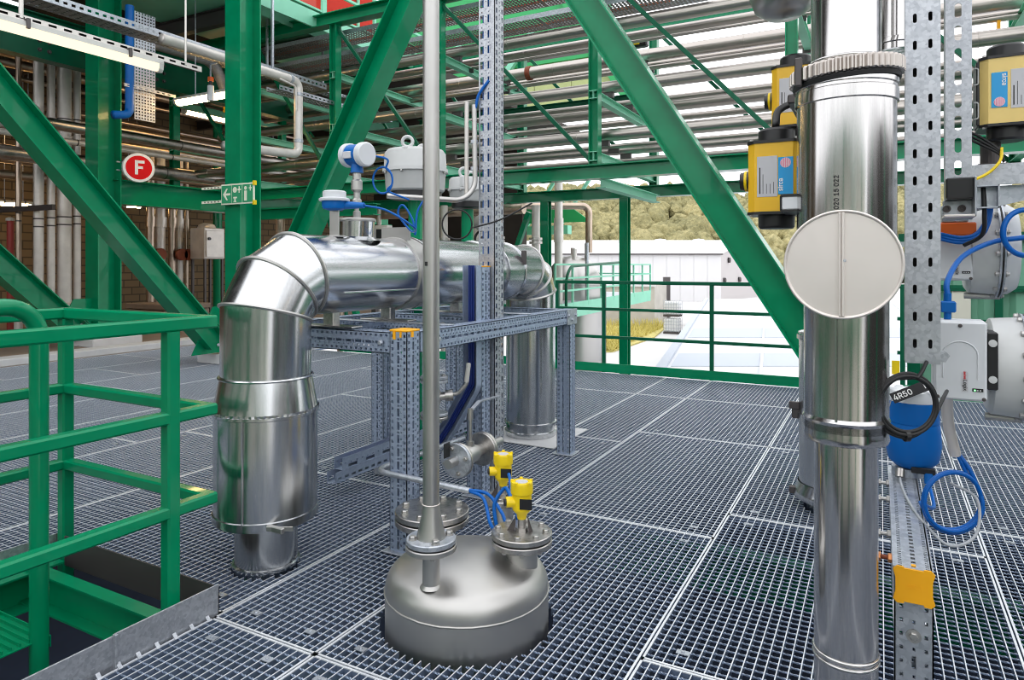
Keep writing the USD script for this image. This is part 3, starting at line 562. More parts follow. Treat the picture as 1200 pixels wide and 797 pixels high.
single('blue_cable_bundle', tube([(-2.085, 3.53, z) for z in (0.3, 1.2, 2.2, 3.2, 4.25)], 0.020, 10), 'blue_cable', 'blue cable bundle inside the tall perforated strut, showing through its slots', 'cable', True)
tr = Thing('cable_tray', 'narrow perforated cable tray with navy cables, bent aside below the duct', 'cable tray', (-2.05, 3.3, 0))
path = arc_path([(-2.005, 3.345, 1.345), (-2.005, 3.345, 0.66), (-2.15, 3.345, 0.42), (-2.24, 3.345, 0.29)], 0.06, 5)
def ribbon(path, w, off, t, wd=Y):
    wd = U(wd); R = []
    for i, p in enumerate(path):
        d = U(path[min(i+1, len(path)-1)] - path[max(i-1, 0)]); n = np.cross(wd, d); c = p + n*off[0] + wd*off[1]
        R.append([c - wd*w/2 - n*t/2, c + wd*w/2 - n*t/2, c + wd*w/2 + n*t/2, c - wd*w/2 + n*t/2])
    return loft(R)
E1 = A(path) + A([-0.05, -0.02, 0])
tr.part('tray_side', ribbon(E1, 0.055, (-0.045, 0), 0.003), BG); tr.part('tray_side', ribbon(E1, 0.055, (0.045, 0), 0.003), BG)
tr.part('tray_back', ribbon(E1, 0.003, (0, 0.026), 0.09), BG)
for q in range(3): tr.part('cable', tube(E1 + A([-0.018 + 0.014*q, 0.0, 0.0]), 0.0065, 8), 'navy_liner', True)

# ================================================================== TANK AND ITS FITTINGS
TX, TY = -1.400, 2.230
tk = Thing('domed_vessel', 'round satin steel vessel with domed head rising through the grating', 'vessel', (TX, TY, -0.4)); TR = 0.312
tk.part('shell', lathe([(TR, -0.45), (TR, 0.115)], (TX, TY, 0), Z, 72), 'satin_steel', 30)
hd = [(TR, 0.118)] + [(TR - 0.085 + 0.085*math.cos(a), 0.128 + 0.085*math.sin(a)) for a in np.linspace(0, 1.12, 9)]
r0, z0 = hd[-1]; hd += [(r0*(1 - q), z0 + 0.052*(1 - (1 - q)**2)) for q in np.linspace(0.08, 1, 10)]
tk.part('domed_head', lathe(hd, (TX, TY, 0), Z, 72, False), 'satin_steel', 60)
tk.part('weld_bead', tube(circ((TX, TY, 0.116), TR + 0.0005, X, Y, 72) + A([0, 0, 1])*RNG.normal(0, 0.0006, 72)[:, None], 0.0042, 6, closed=True), 'satin_steel', True)
def flange(t, o, d, r, th, nb, rb, br, name='flange', m='valve_steel', bolts=True, ph=0.3, nut=True, label=None):
    """A round flange lying from o along d, with bolts on its outer face."""
    c = t.part(name, lathe([(r*0.2, 0), (r - 0.003, 0), (r, 0.003), (r, th - 0.003), (r - 0.003, th), (r*0.2, th)], o, d, 48), m, 30, label)
    if bolts:
        a, b = frame(d)
        for i in range(nb):
            q = 2*math.pi*i/nb + ph; t.part('bolt', hexbolt(A(o) + U(d)*th + rb*(math.cos(q)*a + math.sin(q)*b), d, br, br*1.1), 'satin_steel')
    return c
def nuts(t, o, d, nb, rb, br, ph=0.3):
    a, b = frame(d)
    for i in range(nb):
        q = 2*math.pi*i/nb + ph; t.part('nut', hexbolt(A(o) + rb*(math.cos(q)*a + math.sin(q)*b), d, br, br*1.3), 'satin_steel')
N1 = (TX - 0.002, TY - 0.237)
tk.part('nozzle', Mb().cyl((*N1, 0.12), (*N1, 0.345), 0.031, n=28).lathe([(0.040, 0.0), (0.036, 0.006), (0.031, 0.012)], (*N1, 0.208), Z, 28, False), 'satin_steel', 40)
flange(tk, (*N1, 0.340), Z, 0.090, 0.020, 0, 0, 0, 'nozzle_flange', 'satin_steel', False)
nuts(tk, (*N1, 0.340), -Z, 4, 0.066, 0.011, 0.85)
N2 = (-1.205, 2.31)
tk.part('nozzle', cyl((*N2, 0.13), (*N2, 0.31), 0.060, n=36), 'satin_steel', 40)
flange(tk, (*N2, 0.285), Z, 0.116, 0.022, 0, 0, 0, 'nozzle_flange', 'valve_steel', False); nuts(tk, (*N2, 0.285), -Z, 8, 0.092, 0.011)
sp = Thing('standpipe', 'slim steel standpipe bolted to the vessel and rising out of the picture', 'pipe', (*N1, 0.36))
flange(sp, (*N1, 0.364), Z, 0.088, 0.020, 4, 0.066, 0.013, 'flange', 'galvanised', ph=0.85)
sp.part('gasket', lathe([(0.072, 0), (0.072, 0.005)], (*N1, 0.360), Z, 32), 'black_rubber')
sp.part('reducer', lathe([(0.052, 0.382), (0.050, 0.395), (0.036, 0.455), (0.0300, 0.500)], (*N1, 0), Z, 36), 'satin_steel', 40)
sp.part('pipe', cyl((*N1, 0.50), (*N1, 4.4), 0.0296, n=36), 'satin_steel', 40)
sp.part('weld_ring', tube(circ((*N1, 0.502), 0.030, X, Y, 32), 0.0022, 6, closed=True), 'cap_steel', True)
sp.part('stencil_mark', Mb().box(N1[0] - 0.006, N1[0] + 0.006, N1[1] - 0.0302, N1[1] - 0.0296, 1.345, 1.36), 'black_print')
def gauge(lab, x, y, z, dep=True, s=1.0, turn=0.0):
    t = Thing('level_sensor', lab, 'sensor', (x, y, z)); Yl, r = 'yellow_plastic', 0.040*s
    o = A([x, y, z]); e = U([math.cos(turn), math.sin(turn), 0]); n = np.cross(Z, e); p0 = t.part
    def sq(name, vf, *a, **k):
        v, f = vf.get() if isinstance(vf, Mb) else vf; v = np.array(v); v[:, 2] = z + (v[:, 2] - z)*0.76; v[:, :2] = o[:2] + (v[:, :2] - o[:2])*0.94; return p0(name, (v, f), *a, **k)
    t.part = sq
    t.part('neck', Mb().cyl(o, o + Z*0.07, 0.016, n=16).cyl(o, o + Z*0.018, 0.026, n=6), 'valve_steel', 30)
    t.part('support_fin', Mb().add(hull([o + e*0.028 + n*0.004 + Z*0.0, o + e*0.028 - n*0.004, o + e*0.045 + n*0.004, o + e*0.045 - n*0.004, o + e*0.024 + n*0.004 + Z*0.075, o + e*0.024 - n*0.004 + Z*0.075])).add(hull([o - e*0.028 + n*0.004, o - e*0.028 - n*0.004, o - e*0.06 + n*0.004, o - e*0.06 - n*0.004, o - e*0.024 + n*0.004 + Z*0.075, o - e*0.024 - n*0.004 + Z*0.075])), 'dark_metal')
    t.part('housing', lathe([(0.018*s, 0.062), (0.022*s, 0.085), (r*0.92, 0.105), (r, 0.118), (r, 0.185), (r*0.98, 0.192)], o, Z, 36), Yl, 35)
    t.part('lid', lathe([(r*1.10, 0.190), (r*1.14, 0.196), (r*1.14, 0.236), (r*1.06, 0.247), (r*0.72, 0.248), (r*0.70, 0.244)], o, Z, 36), Yl, 35)
    t.part('lid_window', lathe([(r*0.66, 0.2445), (r*0.62, 0.2485)], o, Z, 28), 'silver_label', 30)
    for q in range(5): a = turn + 0.5 + q*1.256; t.part('lid_lug', cbox(*(lambda p: (p[0]-0.006, p[0]+0.006, p[1]-0.006, p[1]+0.006, z+0.236, z+0.255))(o + r*1.02*A([math.cos(a), math.sin(a), 0])), 0.002), Yl)
    t.part('cable_port', Mb().cyl(o + Z*0.148, o - e*0.062*s + Z*0.148 - n*0.02, 0.026*s, n=20), Yl, 30)
    t.part('port_plug', cyl(o - e*0.058*s - n*0.020 + Z*0.148, o - e*0.068*s - n*0.024 + Z*0.148, 0.017*s, n=18), 'black_plastic', 30)
    t.part('name_plate', Mb().add(prism(sbox(-0.025, -0.026, 0.025, 0.026), o + Z*0.15 - n*(r + 0.001) + e*0.022, e, Z, 0.002)), 'black_plastic')
    return t
t = Thing('flange_cover', 'bolted steel cover flange under the front yellow sensor', 'flange', (*N2, 0.312)); flange(t, (*N2, 0.312), Z, 0.116, 0.022, 8, 0.092, 0.012, 'disc', 'valve_steel')
gauge('front yellow level sensor on the bolted flange of the vessel', N2[0], N2[1], 0.334, turn=0.35)
t = Thing('sensor_nozzle', 'short steel nozzle with a bolted flange behind the vessel', 'nozzle', (-1.470, 2.640, 0))
GX, GY = -1.470, 2.640
t.part('pipe', cyl((GX, GY, -0.3), (GX, GY, 0.31), 0.045, n=28), 'satin_steel', 40); flange(t, (GX, GY, 0.300), Z, 0.085, 0.024, 8, 0.066, 0.010)
gauge('rear yellow level sensor half hidden behind the front one', GX, GY, 0.324, turn=0.3)
B3 = (-1.765, 2.516)
t = Thing('blind_flange', 'wide bolted blind flange on a steel neck behind the standpipe', 'flange', (*B3, 0))
t.part('neck', cyl((*B3, -0.3), (*B3, 0.215), 0.105, n=40), 'satin_steel', 40)
flange(t, (*B3, 0.200), Z, 0.165, 0.026, 0, 0, 0, 'lower_flange', 'valve_steel', False); flange(t, (*B3, 0.232), Z, 0.165, 0.026, 8, 0.128, 0.015, 'cover', 'valve_steel', ph=0.2); nuts(t, (*B3, 0.2), -Z, 8, 0.128, 0.014, 0.2)
t.part('gasket', lathe([(0.135, 0), (0.135, 0.008)], (*B3, 0.225), Z, 40), 'black_rubber')

# conduit and blue sensor cables
cd = Thing('conduit', 'thin bent galvanised conduit reaching from the channel rails to the sensors', 'conduit', (-1.9, 2.9, 0.2))
cd.part('tube', tube(arc_path([(-2.095, 3.30, 0.36), (-2.105, 2.532, 0.375), (-1.578, 2.534, 0.362)], 0.07, 9), 0.0135, 14), 'galvanised', True)
cd.part('clamp', Mb().add(lathe([(0.019, -0.012), (0.019, 0.012)], (-1.76, 2.533, 0.367), X, 14)).box(-1.765, -1.755, 2.528, 2.538, 0.27, 0.36), 'galvanised')
for k, (pts, lab) in enumerate((([(-1.585, 2.535, 0.362), (-1.50, 2.52, 0.345), (-1.42, 2.44, 0.28), (-1.345, 2.36, 0.30), (-1.36, 2.37, 0.39), (-1.33, 2.40, 0.45), (-1.29, 2.37, 0.44), (-1.262, 2.32, 0.43)], 'blue cable looping from the conduit to the front yellow sensor'),
                 ([(-1.585, 2.532, 0.366), (-1.49, 2.54, 0.36), (-1.40, 2.50, 0.31), (-1.34, 2.44, 0.29), (-1.285, 2.42, 0.34), (-1.33, 2.46, 0.42), (-1.38, 2.54, 0.435), (-1.42, 2.60, 0.44)], 'blue cable looping from the conduit up to the rear yellow sensor'))):
    single('sensor_cable', tube(smooth_path(pts, 60), 0.0075, 8), 'blue_cable', lab, 'cable', True)

# ball valves behind the vessel
def valve(t, o, d, r_pipe, r_fl, gap, nb=4, br=0.010, m1='galvanised', m2='valve_steel'):
    """Two flange pairs with a ball body between, axis d."""
    o = A(o); d = U(d)
    t.part('body', lathe([(r_pipe*1.2, -gap*0.5), (r_pipe*1.25, -gap*0.32), (r_pipe*1.8, -gap*0.16), (r_pipe*1.8, gap*0.16), (r_pipe*1.25, gap*0.32), (r_pipe*1.2, gap*0.5)], o, d, 28), 'satin_steel', 40)
    for s in (-1, 1):
        flange(t, o + d*s*gap*0.5, d*s, r_fl, 0.016, 0, 0, 0, 'flange', m2, False); flange(t, o + d*s*(gap*0.5 + 0.020), d*s, r_fl, 0.016, nb, r_fl*0.72, br, 'flange', m1 if s < 0 else m2)
        t.part('gasket', lathe([(r_fl*0.82, 0), (r_fl*0.82, 0.006)], o + d*s*(gap*0.5 + 0.015), d*s, 24), 'black_rubber')
vx, vy = -1.83, 3.03
v1 = Thing('drain_valve', 'flanged ball valve on a short horizontal pipe right of the front leg, lever up', 'valve', (vx, vy, 0.46))
vo, vd = A([-1.784, 2.87, 0.413]), U([0.0, 1, 0.0])
valve(v1, vo, vd, 0.024, 0.084, 0.20)
v1.part('inlet_pipe', cyl(vo - vd*0.13, vo - vd*0.20, 0.022, n=24), 'satin_steel', 40); v1.part('outlet_pipe', cyl(vo + vd*0.13, vo + vd*0.30, 0.022, n=24), 'satin_steel', 40)
v1.part('stem', Mb().cyl(vo + Z*0.03, vo + Z*0.20, 0.009, n=14).cyl(vo + Z*0.035, vo + Z*0.065, 0.02, n=6).cyl(vo + Z*0.17, vo + Z*0.225, 0.014, n=14), 'satin_steel', 30)
v1.part('lever', Mb().add(ribbon(arc_path([vo + Z*0.215 + A([0.0, 0.01, 0]), vo + A([0.01, 0.07, 0.250]), vo + A([0.02, 0.26, 0.245])], 0.03), 0.022, (0, 0), 0.006, X)), 'galvanised')
v1.part('tag', cbox(vo[0] - 0.03, vo[0] - 0.026, vo[1] - 0.19, vo[1] - 0.14, vo[2] + 0.02, vo[2] + 0.09, 0.001), 'black_plastic')
v2 = Thing('standing_valve', 'upright flanged valve behind the standpipe with a lever bent upward', 'valve', (-1.9, 3.0, 0.4))
uo = A([-2.07, 2.97, 0.65]); valve(v2, uo, Z, 0.020, 0.073, 0.155, m1='valve_steel', m2='galvanised')
v2.part('upper_pipe', cyl(uo + Z*0.12, uo + Z*0.42, 0.019, n=20), 'satin_steel', 40); v2.part('lower_pipe', cyl(uo - Z*0.11, uo - Z*0.30, 0.020, n=20), 'satin_steel', 40)
v2.part('bonnet', Mb().cyl(uo, uo + U([0.75, 0.5, 0.1])*0.075, 0.022, n=18).cyl(uo + U([0.75, 0.5, 0.1])*0.06, uo + U([0.75, 0.5, 0.1])*0.10, 0.030, n=18), 'valve_steel', 30)
v2.part('lever', tube(arc_path([uo + A([0.05, 0.035, 0.01]), uo + A([0.11, 0.06, 0.02]), uo + A([0.15, 0.08, 0.07]), uo + A([0.16, 0.085, 0.17])], 0.03), 0.010, 10), 'satin_steel', True)
v2.part('lever_sleeve', tube([uo + A([0.15, 0.08, 0.08]), uo + A([0.16, 0.086, 0.18])], 0.0125, 12), 'pale_grey_paint', True)
v2.part('elbow', tube([uo - Z*0.22, uo - Z*0.62], 0.021, 12), 'satin_steel', True)

# ================================================================== INSTRUMENTS ON THE DUCT
tm = Thing('flow_transmitter', 'blue and white transmitter head on a threaded stem above the duct nozzle', 'transmitter', (DX, NY, 1.6))
tm.part('stem', lathe([(0.020, 1.59), (0.020, 1.63), (0.012, 1.635), (0.012, 1.665), (0.026, 1.67), (0.026, 1.69), (0.017, 1.70), (0.017, 1.73), (0.024, 1.74), (0.030, 1.745), (0.030, 1.79), (0.022, 1.80), (0.022, 1.84)], (DX, NY, 0), Z, 14), 'satin_steel', 25)
tm.part('neck', cyl((DX, NY, 1.835), (DX, NY, 1.905), 0.034, 0.026, 20), 'blue_plastic', 30)
ho, hdv = A([DX, NY, 1.93]), U([0.945, -0.172, -0.05])
tm.part('head', cyl(ho - hdv*0.055, ho + hdv*0.055, 0.056, n=32), 'blue_plastic', 35)
tm.part('front_cap', lathe([(0.060, 0.045), (0.064, 0.05), (0.064, 0.078), (0.056, 0.086)], ho, hdv, 32), 'white_plastic', 35)
tm.part('rear_cap', lathe([(0.060, 0.045), (0.064, 0.05), (0.064, 0.078), (0.056, 0.086)], ho, -hdv, 32), 'white_plastic', 35)
tm.part('side_boss', cyl(ho, ho + -np.cross(hdv, Z)*0.075 + Z*0.045, 0.020, n=18), 'white_plastic', 30)
tm.part('name_plate', cbox(ho[0] - 0.045, ho[0] + 0.01, ho[1] - 0.062, ho[1] - 0.050, ho[2] - 0.025, ho[2] + 0.012, 0.003), 'silver_label')
so = A([DX + 0.02, 2.60, 1.49])
fs = Thing('pressure_switch', 'flat blue and white round instrument on a small bracket over the elbow', 'instrument', so)
fs.part('bracket', Mb().add(cbox(so[0] - 0.03, so[0] + 0.03, so[1] - 0.004, so[1] + 0.004, 1.49, 1.64, 0.001)).add(cbox(so[0] - 0.05, so[0] + 0.05, so[1] - 0.03, so[1] + 0.03, 1.488, 1.496, 0.002)), 'satin_steel')
fs.part('body', lathe([(0.03, 1.622), (0.056, 1.63), (0.062, 1.645), (0.062, 1.672)], (so[0], so[1], 0), Z, 32), 'blue_plastic', 35)
fs.part('rim', lathe([(0.074, 1.668), (0.076, 1.672), (0.076, 1.680), (0.07, 1.684)], (so[0], so[1], 0), Z, 32), 'white_plastic', 35)
fs.part('lid', lathe([(0.058, 1.680), (0.058, 1.715), (0.052, 1.720)], (so[0], so[1], 0), Z, 32), 'white_plastic', 35)
fs.part('gland', cyl((so[0] + 0.05, so[1] + 0.02, 1.648), (so[0] + 0.15, so[1] + 0.05, 1.645), 0.021, 0.014, 16), 'blue_plastic', 30)
hw = Thing('small_handwheel', 'small black handwheel between the blue instruments', 'handwheel', (DX, NY, 1.66))
hw.part('wheel', lathe([(0.006, 0), (0.030, 0.002), (0.034, 0.01), (0.030, 0.018), (0.006, 0.016)], (DX - 0.075, NY - 0.02, 1.665), U([-0.7, -0.6, 0]), 20), 'black_plastic', 30); hw.part('spindle', cyl((DX - 0.075, NY - 0.02, 1.665), (DX - 0.01, NY, 1.665), 0.009, n=12), 'satin_steel', 30)
def loop(c, r, u, v, turns=1.0, n=40, ph=0.0, wob=0.006):
    t = np.linspace(0, 2*math.pi*turns, int(n*turns)) + ph; w_ = np.cross(U(u), U(v))
    return A(c) + r*(np.cos(t)[:, None]*U(u) + np.sin(t)[:, None]*U(v)) + (np.sin(t*0.37)*wob)[:, None]*w_
VU, VW = U([0.88, 0.475, 0]), U([-0.475, 0.88, 0])
c1 = A([DX + 0.10, 2.88, 1.80])
single('instrument_cable', tube(smooth_path([ho + A([0.06, 0.03, 0.0]), ho + A([0.13, 0.09, -0.02]), *(c1 + 0.052*(math.cos(a)*VU + 1.35*math.sin(a)*Z) for a in np.arange(1.2, -7.9, -0.65)), c1 + A([0.10, 0.10, -0.1])], 120), 0.0055, 8), 'blue_cable', 'blue cable coiled once beside the transmitter head', 'cable', True)
c2 = A([DX + 0.18, 2.95, 1.56])
single('instrument_cable', tube(smooth_path([so + A([0.15, 0.05, 0.155]), so + A([0.24, 0.12, 0.13]), so + A([0.33, 0.22, 0.05]), c2 + A([0.04, 0.02, -0.03]), c2 + A([-0.03, 0, 0.06]), c2 + A([0.0, 0, 0.11]), c2 + A([0.05, 0.02, 0.03]), c2 + A([0.06, 0.03, -0.05]), c2 + A([0.07, 0.04, 0.08]), c2 + A([0.12, 0.08, 0.18])], 90), 0.0055, 8), 'blue_cable', 'blue cable looping low over the duct from the flat round instrument', 'cable', True)
c3 = A([DX + 0.30, 3.30, 1.58])
single('instrument_cable', tube(np.vstack([loop(c3, 0.085, VU, Z, 1.05, ph=-0.3), smooth_path([c3 + 0.085*VU + A([0, 0, -0.02]), c3 + A([0.2, 0.15, 0.03]), c3 + A([0.34, 0.28, 0.13])], 20)]), 0.005, 8), 'black_rubber', 'black cable hanging in one coil behind the standpipe', 'cable', True)
ct = Thing('bent_conduit', 'smooth grey conduit running along the duct and curving up the tall strut', 'conduit', (-2.2, 3.4, 1.7))
ct.part('tube', tube(arc_path([(-2.44, 3.04, 1.735), (-2.115, 3.46, 1.725), (-2.13, 3.47, 2.30)], 0.13, 12), 0.0155, 14), 'satin_steel', True)
ct.part('clip', Mb().lathe([(0.022, -0.01), (0.022, 0.01)], (-2.13, 3.47, 2.08), Z, 14).lathe([(0.022, -0.01), (0.022, 0.01)], (-2.13, 3.47, 1.92), Z, 14), 'galvanised')
single('strut_conduit', tube(arc_path([(-2.17, 3.45, 1.74), (-2.17, 3.45, 2.32)], 0.1), 0.013, 12), 'interior_white', 'pale straight conduit strapped to the left of the tall strut', 'conduit', True)
single('strut_cable', tube(smooth_path([(-2.12, 3.47, 2.28), (-2.10, 3.475, 2.36), (-2.04, 3.49, 2.44)], 16), 0.009, 8), 'blue_cable', 'blue cable end leaving the conduit top on the strut', 'cable', True)
# grey motor housings behind the duct
def housing(lab, x, y, z, r, h):
    t = Thing('motor_housing', lab, 'motor housing', (x, y, 0))
    t.part('stand', Mb().cyl((x, y, 0.0), (x, y, z - 0.06), 0.05, n=20).cyl((x, y, 0), (x, y, 0.012), 0.12, n=24), 'green_paint', 30)
    t.part('base', lathe([(r*0.80, z - 0.05), (r*0.86, z - 0.045), (r*0.86, z)], (x, y, 0), Z, 40), 'black_plastic', 30)
    t.part('barrel', lathe([(r*0.90, z), (r*0.96, z + 0.012), (r, z + h*0.46)], (x, y, 0), Z, 48), 'grey_cast', 35)
    t.part('joint_rim', lathe([(r*1.07, z + h*0.46), (r*1.07, z + h*0.54)], (x, y, 0), Z, 48), 'light_grey', 30)
    t.part('cover', lathe([(r*1.03, z + h*0.54), (r*1.0, z + h*0.9), (r*0.92, z + h*0.98), (r*0.5, z + h)], (x, y, 0), Z, 48), 'light_grey', 35)
    for q in range(8):
        a = q*0.785 + 0.2; p = A([x + r*1.03*math.cos(a), y + r*1.03*math.sin(a), z + h*0.46]); t.part('rim_bolt', hexbolt(p, -Z, 0.011, 0.014, False), 'satin_steel')
    for a in (-1.25, 1.9):
        p = A([x + r*0.8*math.cos(a), y + r*0.8*math.sin(a), z + h*1.0]); t.part('lifting_eye', tube(circ(p + Z*0.03, 0.035, VU, Z, 20), 0.012, 8, closed=True), 'light_grey', True)
        t.part('rib', cbox(p[0] - 0.02, p[0] + 0.02, p[1] - 0.04, p[1] + 0.04, z + h*0.55, z + h*0.99, 0.006), 'light_grey')
    return t
t = housing('large grey motor housing with lifting eye behind the standpipe', -2.90, 3.93, 1.86, 0.215, 0.30)
q = A([-2.90 + 0.222*math.cos(-0.55), 3.93 + 0.222*math.sin(-0.55), 2.10]); t.part('warning_label', prism(sbox(-0.025, 0.0, 0.025, 0.05), q, VU, Z, 0.002), 'yellow_plastic'); t.part('warning_label', prism(sbox(-0.025, -0.035, 0.025, -0.003), q, VU, Z, 0.002), 'red_paint')
housing('smaller grey motor housing left of the tall strut, lower than the first', -2.98, 4.75, 1.86, 0.15, 0.20)

# ================================================================== RIGHT-HAND PIPE GROUP
PX, PY = -0.088, 2.168
tp = Thing('tall_pipe', 'tall polished clad pipe with a round end cap facing the camera', 'pipe', (PX, PY, 0)); PS = 'pipe_steel'
tp.part('lower_pipe', cyl((PX, PY, -0.2), (PX, PY, 0.90), 0.083, n=56), PS, 40)
for z in (0.235, 0.252): tp.part('ring_bead', tube(circ((PX, PY, z), 0.084, X, Y, 48), 0.0045, 6, closed=True), PS, True)
tp.part('middle_pipe', cyl((PX, PY, 0.885), (PX, PY, 1.30), 0.110, n=56), PS, 40)
tp.part('step_band', lathe([(0.084, 0.845), (0.108, 0.852), (0.112, 0.862), (0.110, 0.872), (0.110, 0.905), (0.114, 0.915), (0.110, 0.925)], (PX, PY, 0), Z, 56, False), PS, 40)
tp.part('lock_seam', cbox(PX - 0.022, PX - 0.016, PY - 0.113, PY - 0.107, 0.92, 1.25, 0.001), PS)
tp.part('lower_seam', cbox(PX - 0.013, PX - 0.009, PY - 0.0845, PY - 0.081, 0.26, 0.84, 0.001), PS)
tp.part('upper_pipe', cyl((PX, PY, 1.28), (PX, PY, 1.86), 0.129, n=64), PS, 40)
tp.part('tee_branch', cyl((PX, PY, 1.35), (PX, 1.975, 1.35), 0.136, n=64, caps=False), PS, 40)
cap = tp.part('end_cap', lathe([(0.141, 0.02), (0.141, 0.0), (0.138, -0.003), (0.134, 0.001), (0.02, 0.0)], (PX, 1.97, 1.35), Y, 72), 'cap_steel', 35)
tp.part('rim_bead', tube(circ((PX, 1.969, 1.35), 0.139, X, Z, 72), 0.0035, 8, closed=True), 'cap_steel', True, parent=cap)
tp.part('fold_seam', Mb().add(cbox(PX - 0.008, PX - 0.003, 1.961, 1.971, 1.215, 1.485, 0.001)).add(cbox(PX - 0.001, PX + 0.006, 1.964, 1.971, 1.215, 1.485, 0.001)), 'cap_steel', parent=cap)
tp.part('rivet', Mb().add(lathe([(0.004, 0), (0.003, 0.002)], (PX + 0.006, 1.965, 1.36), -Y, 10)), 'galvanised', parent=cap)
tp.part('weld_patch', tube([(PX + dx, PY - 0.118, 1.222 + 0.002*math.sin(dx*300)) for dx in np.linspace(-0.05, 0.05, 24)], 0.003, 6), 'dark_metal', True)
tp.part('clamp_band', lathe([(0.129, 1.80), (0.1345, 1.803), (0.1345, 1.835), (0.131, 1.838), (0.131, 1.846), (0.1345, 1.849), (0.1345, 1.862), (0.12, 1.866)], (PX, PY, 0), Z, 64, False), PS, 35)
n = 96; teeth = np.where((np.arange(2*n)//2) % 2 == 0, 0.150, 0.143)[:, None]; tn = U(A([0, 0, 1]) - 0.07*A([0.88, 0.475, 0])); ta = U(np.cross(Y, tn)); c0 = circ((0, 0, 0), 1.0, ta, np.cross(tn, ta), 2*n)
tp.part('dark_gasket', lathe([(0.10, -0.012), (0.139, -0.010), (0.141, 0.0), (0.139, 0.004), (0.10, 0.006)], (PX, PY, 1.868), tn, 56), 'black_rubber', 30)  # shadow line beneath the collar, put in as a black ring
tp.part('toothed_collar', loft([c0*(teeth*0.96) + A([PX, PY, 1.872]), c0*teeth + A([PX, PY, 1.876]), c0*teeth + A([PX, PY, 1.908]), c0*(teeth*0.97) + A([PX, PY, 1.913])]), 'rack_steel')
tp.part('collar_tab', cbox(PX - 0.125, PX - 0.105, PY - 0.105, PY - 0.09, 1.85, 1.93, 0.003), 'dark_metal')
tp.part('top_pipe', cyl((PX, PY, 1.91), (PX, PY, 3.6), 0.091, n=56), PS, 40)
tp.part('top_bead', tube(circ((PX, PY, 1.925), 0.093, X, Y, 48), 0.005, 6, closed=True), PS, True)
tp.part('stencil_number', Mb().add(text('020 15 022', 0.012, (PX - 0.018, PY - 0.1296, 1.545), Z, -X, 0.0008)), 'black_print')
single('rear_upper_pipe', Mb().cyl((0.045, 2.76, 2.10), (0.045, 2.76, 3.8), 0.060, n=32).lathe([(0.058, 0), (0.066, 0.004), (0.066, 0.02), (0.058, 0.024)], (0.045, 2.76, 2.12), Z, 32, False), 'pipe_steel', 'dark clad pipe behind the tall pipe above its toothed collar', 'pipe', 40)
single('rear_vessel_bottom', lathe([(0.004, 1.965), (0.06, 1.972), (0.10, 2.0), (0.118, 2.05), (0.118, 3.0)], (-0.32, 2.72, 0.30), Z, 40), 'silo_steel', 'rounded clad pipe end at the top edge left of the tall pipe', 'pipe', 40)
rp = Thing('rear_pipe', 'shorter clad pipe standing half hidden behind the tall polished pipe', 'pipe', (-0.23, 4.18, 0))
rp.part('cladding', cyl((-0.23, 4.18, 0.06), (-0.23, 4.18, 0.96), 0.178, n=48), 'duct_steel', 40)
rp.part('foot_band', lathe([(0.178, 0.05), (0.205, 0.055), (0.208, 0.075), (0.202, 0.09), (0.184, 0.14)], (-0.23, 4.18, 0), Z, 48, False), 'duct_steel', 40); rp.part('foot_pipe', cyl((-0.23, 4.18, -0.2), (-0.23, 4.18, 0.06), 0.14, n=32), 'duct_steel', 40)
rp.part('top_band', lathe([(0.178, 0.93), (0.188, 0.935), (0.188, 0.96), (0.180, 0.965), (0.180, 0.975), (0.12, 0.99)], (-0.23, 4.18, 0), Z, 48), 'duct_steel', 40)
rp.part('ring_band', lathe([(0.178, 0.48), (0.186, 0.485), (0.186, 0.52), (0.178, 0.525)], (-0.23, 4.18, 0), Z, 48, False), 'duct_steel', 40)
rp.part('toggle_clamp', Mb().add(cbox(-0.44, -0.385, 4.13, 4.19, 0.485, 0.56, 0.004)).add(cbox(-0.455, -0.40, 4.12, 4.14, 0.54, 0.58, 0.003)), 'dark_metal')
rp.part('foot_clamp', cbox(-0.455, -0.40, 4.13, 4.17, 0.06, 0.10, 0.004), 'dark_metal')

def slot(cx, cy, w, l): return sbox(cx - w/2, cy - l/2 + w/2, cx + w/2, cy + l/2 - w/2).union(Point(cx, cy - l/2 + w/2).buffer(w/2, 6)).union(Point(cx, cy + l/2 - w/2).buffer(w/2, 6))
def slotted(o, u, W, L, cols, pitch, off, w, l, t):
    p = sbox(0, 0, W, L); hs = []
    for x in cols:
        y = off
        while y < L - 0.02: hs.append(slot(x, y, w, l)); y += pitch
    return prism(p.difference(unary_union(hs)), o, u, Z, t)
gp = Thing('galvanised_post', 'near galvanised post with two rows of slots beside the tall pipe', 'post', (0.10, 2.25, 1.07)); SG = 'spangle'
gp.part('web', slotted((0.060, 2.213, 1.075), X, 0.085, 2.6, (0.024, 0.061), 0.0755, 0.055, 0.0095, 0.026, 0.006), SG)
for x in (0.060, 0.139): gp.part('flange', cbox(x, x + 0.006, 2.213, 2.268, 1.085 if x > 0.1 else 1.075, 3.6, 0.001), SG)
gp.part('back_web', cbox(0.060, 0.145, 2.268, 2.274, 1.085, 3.6, 0.001), 'dark_metal'); gp.part('lower_hook', prism([(0, 0), (0.012, 0), (0.022, 0.018), (0.010, 0.032), (0, 0.03)], (0.145, 2.216, 1.082), X, Z, 0.006), SG)  # dark plate put in behind the web so its slots look shaded
gs = Thing('galvanised_post', 'second galvanised post with one row of long slots, right of the first', 'post', (0.23, 2.74, 1.6))
gs.part('web', slotted((0.193, 2.737, 1.56), X, 0.075, 2.5, (0.036,), 0.0755, 0.04, 0.020, 0.050, 0.005), SG)
gs.part('flange', cbox(0.193, 0.198, 2.737, 2.80, 1.56, 4.0, 0.001), SG)
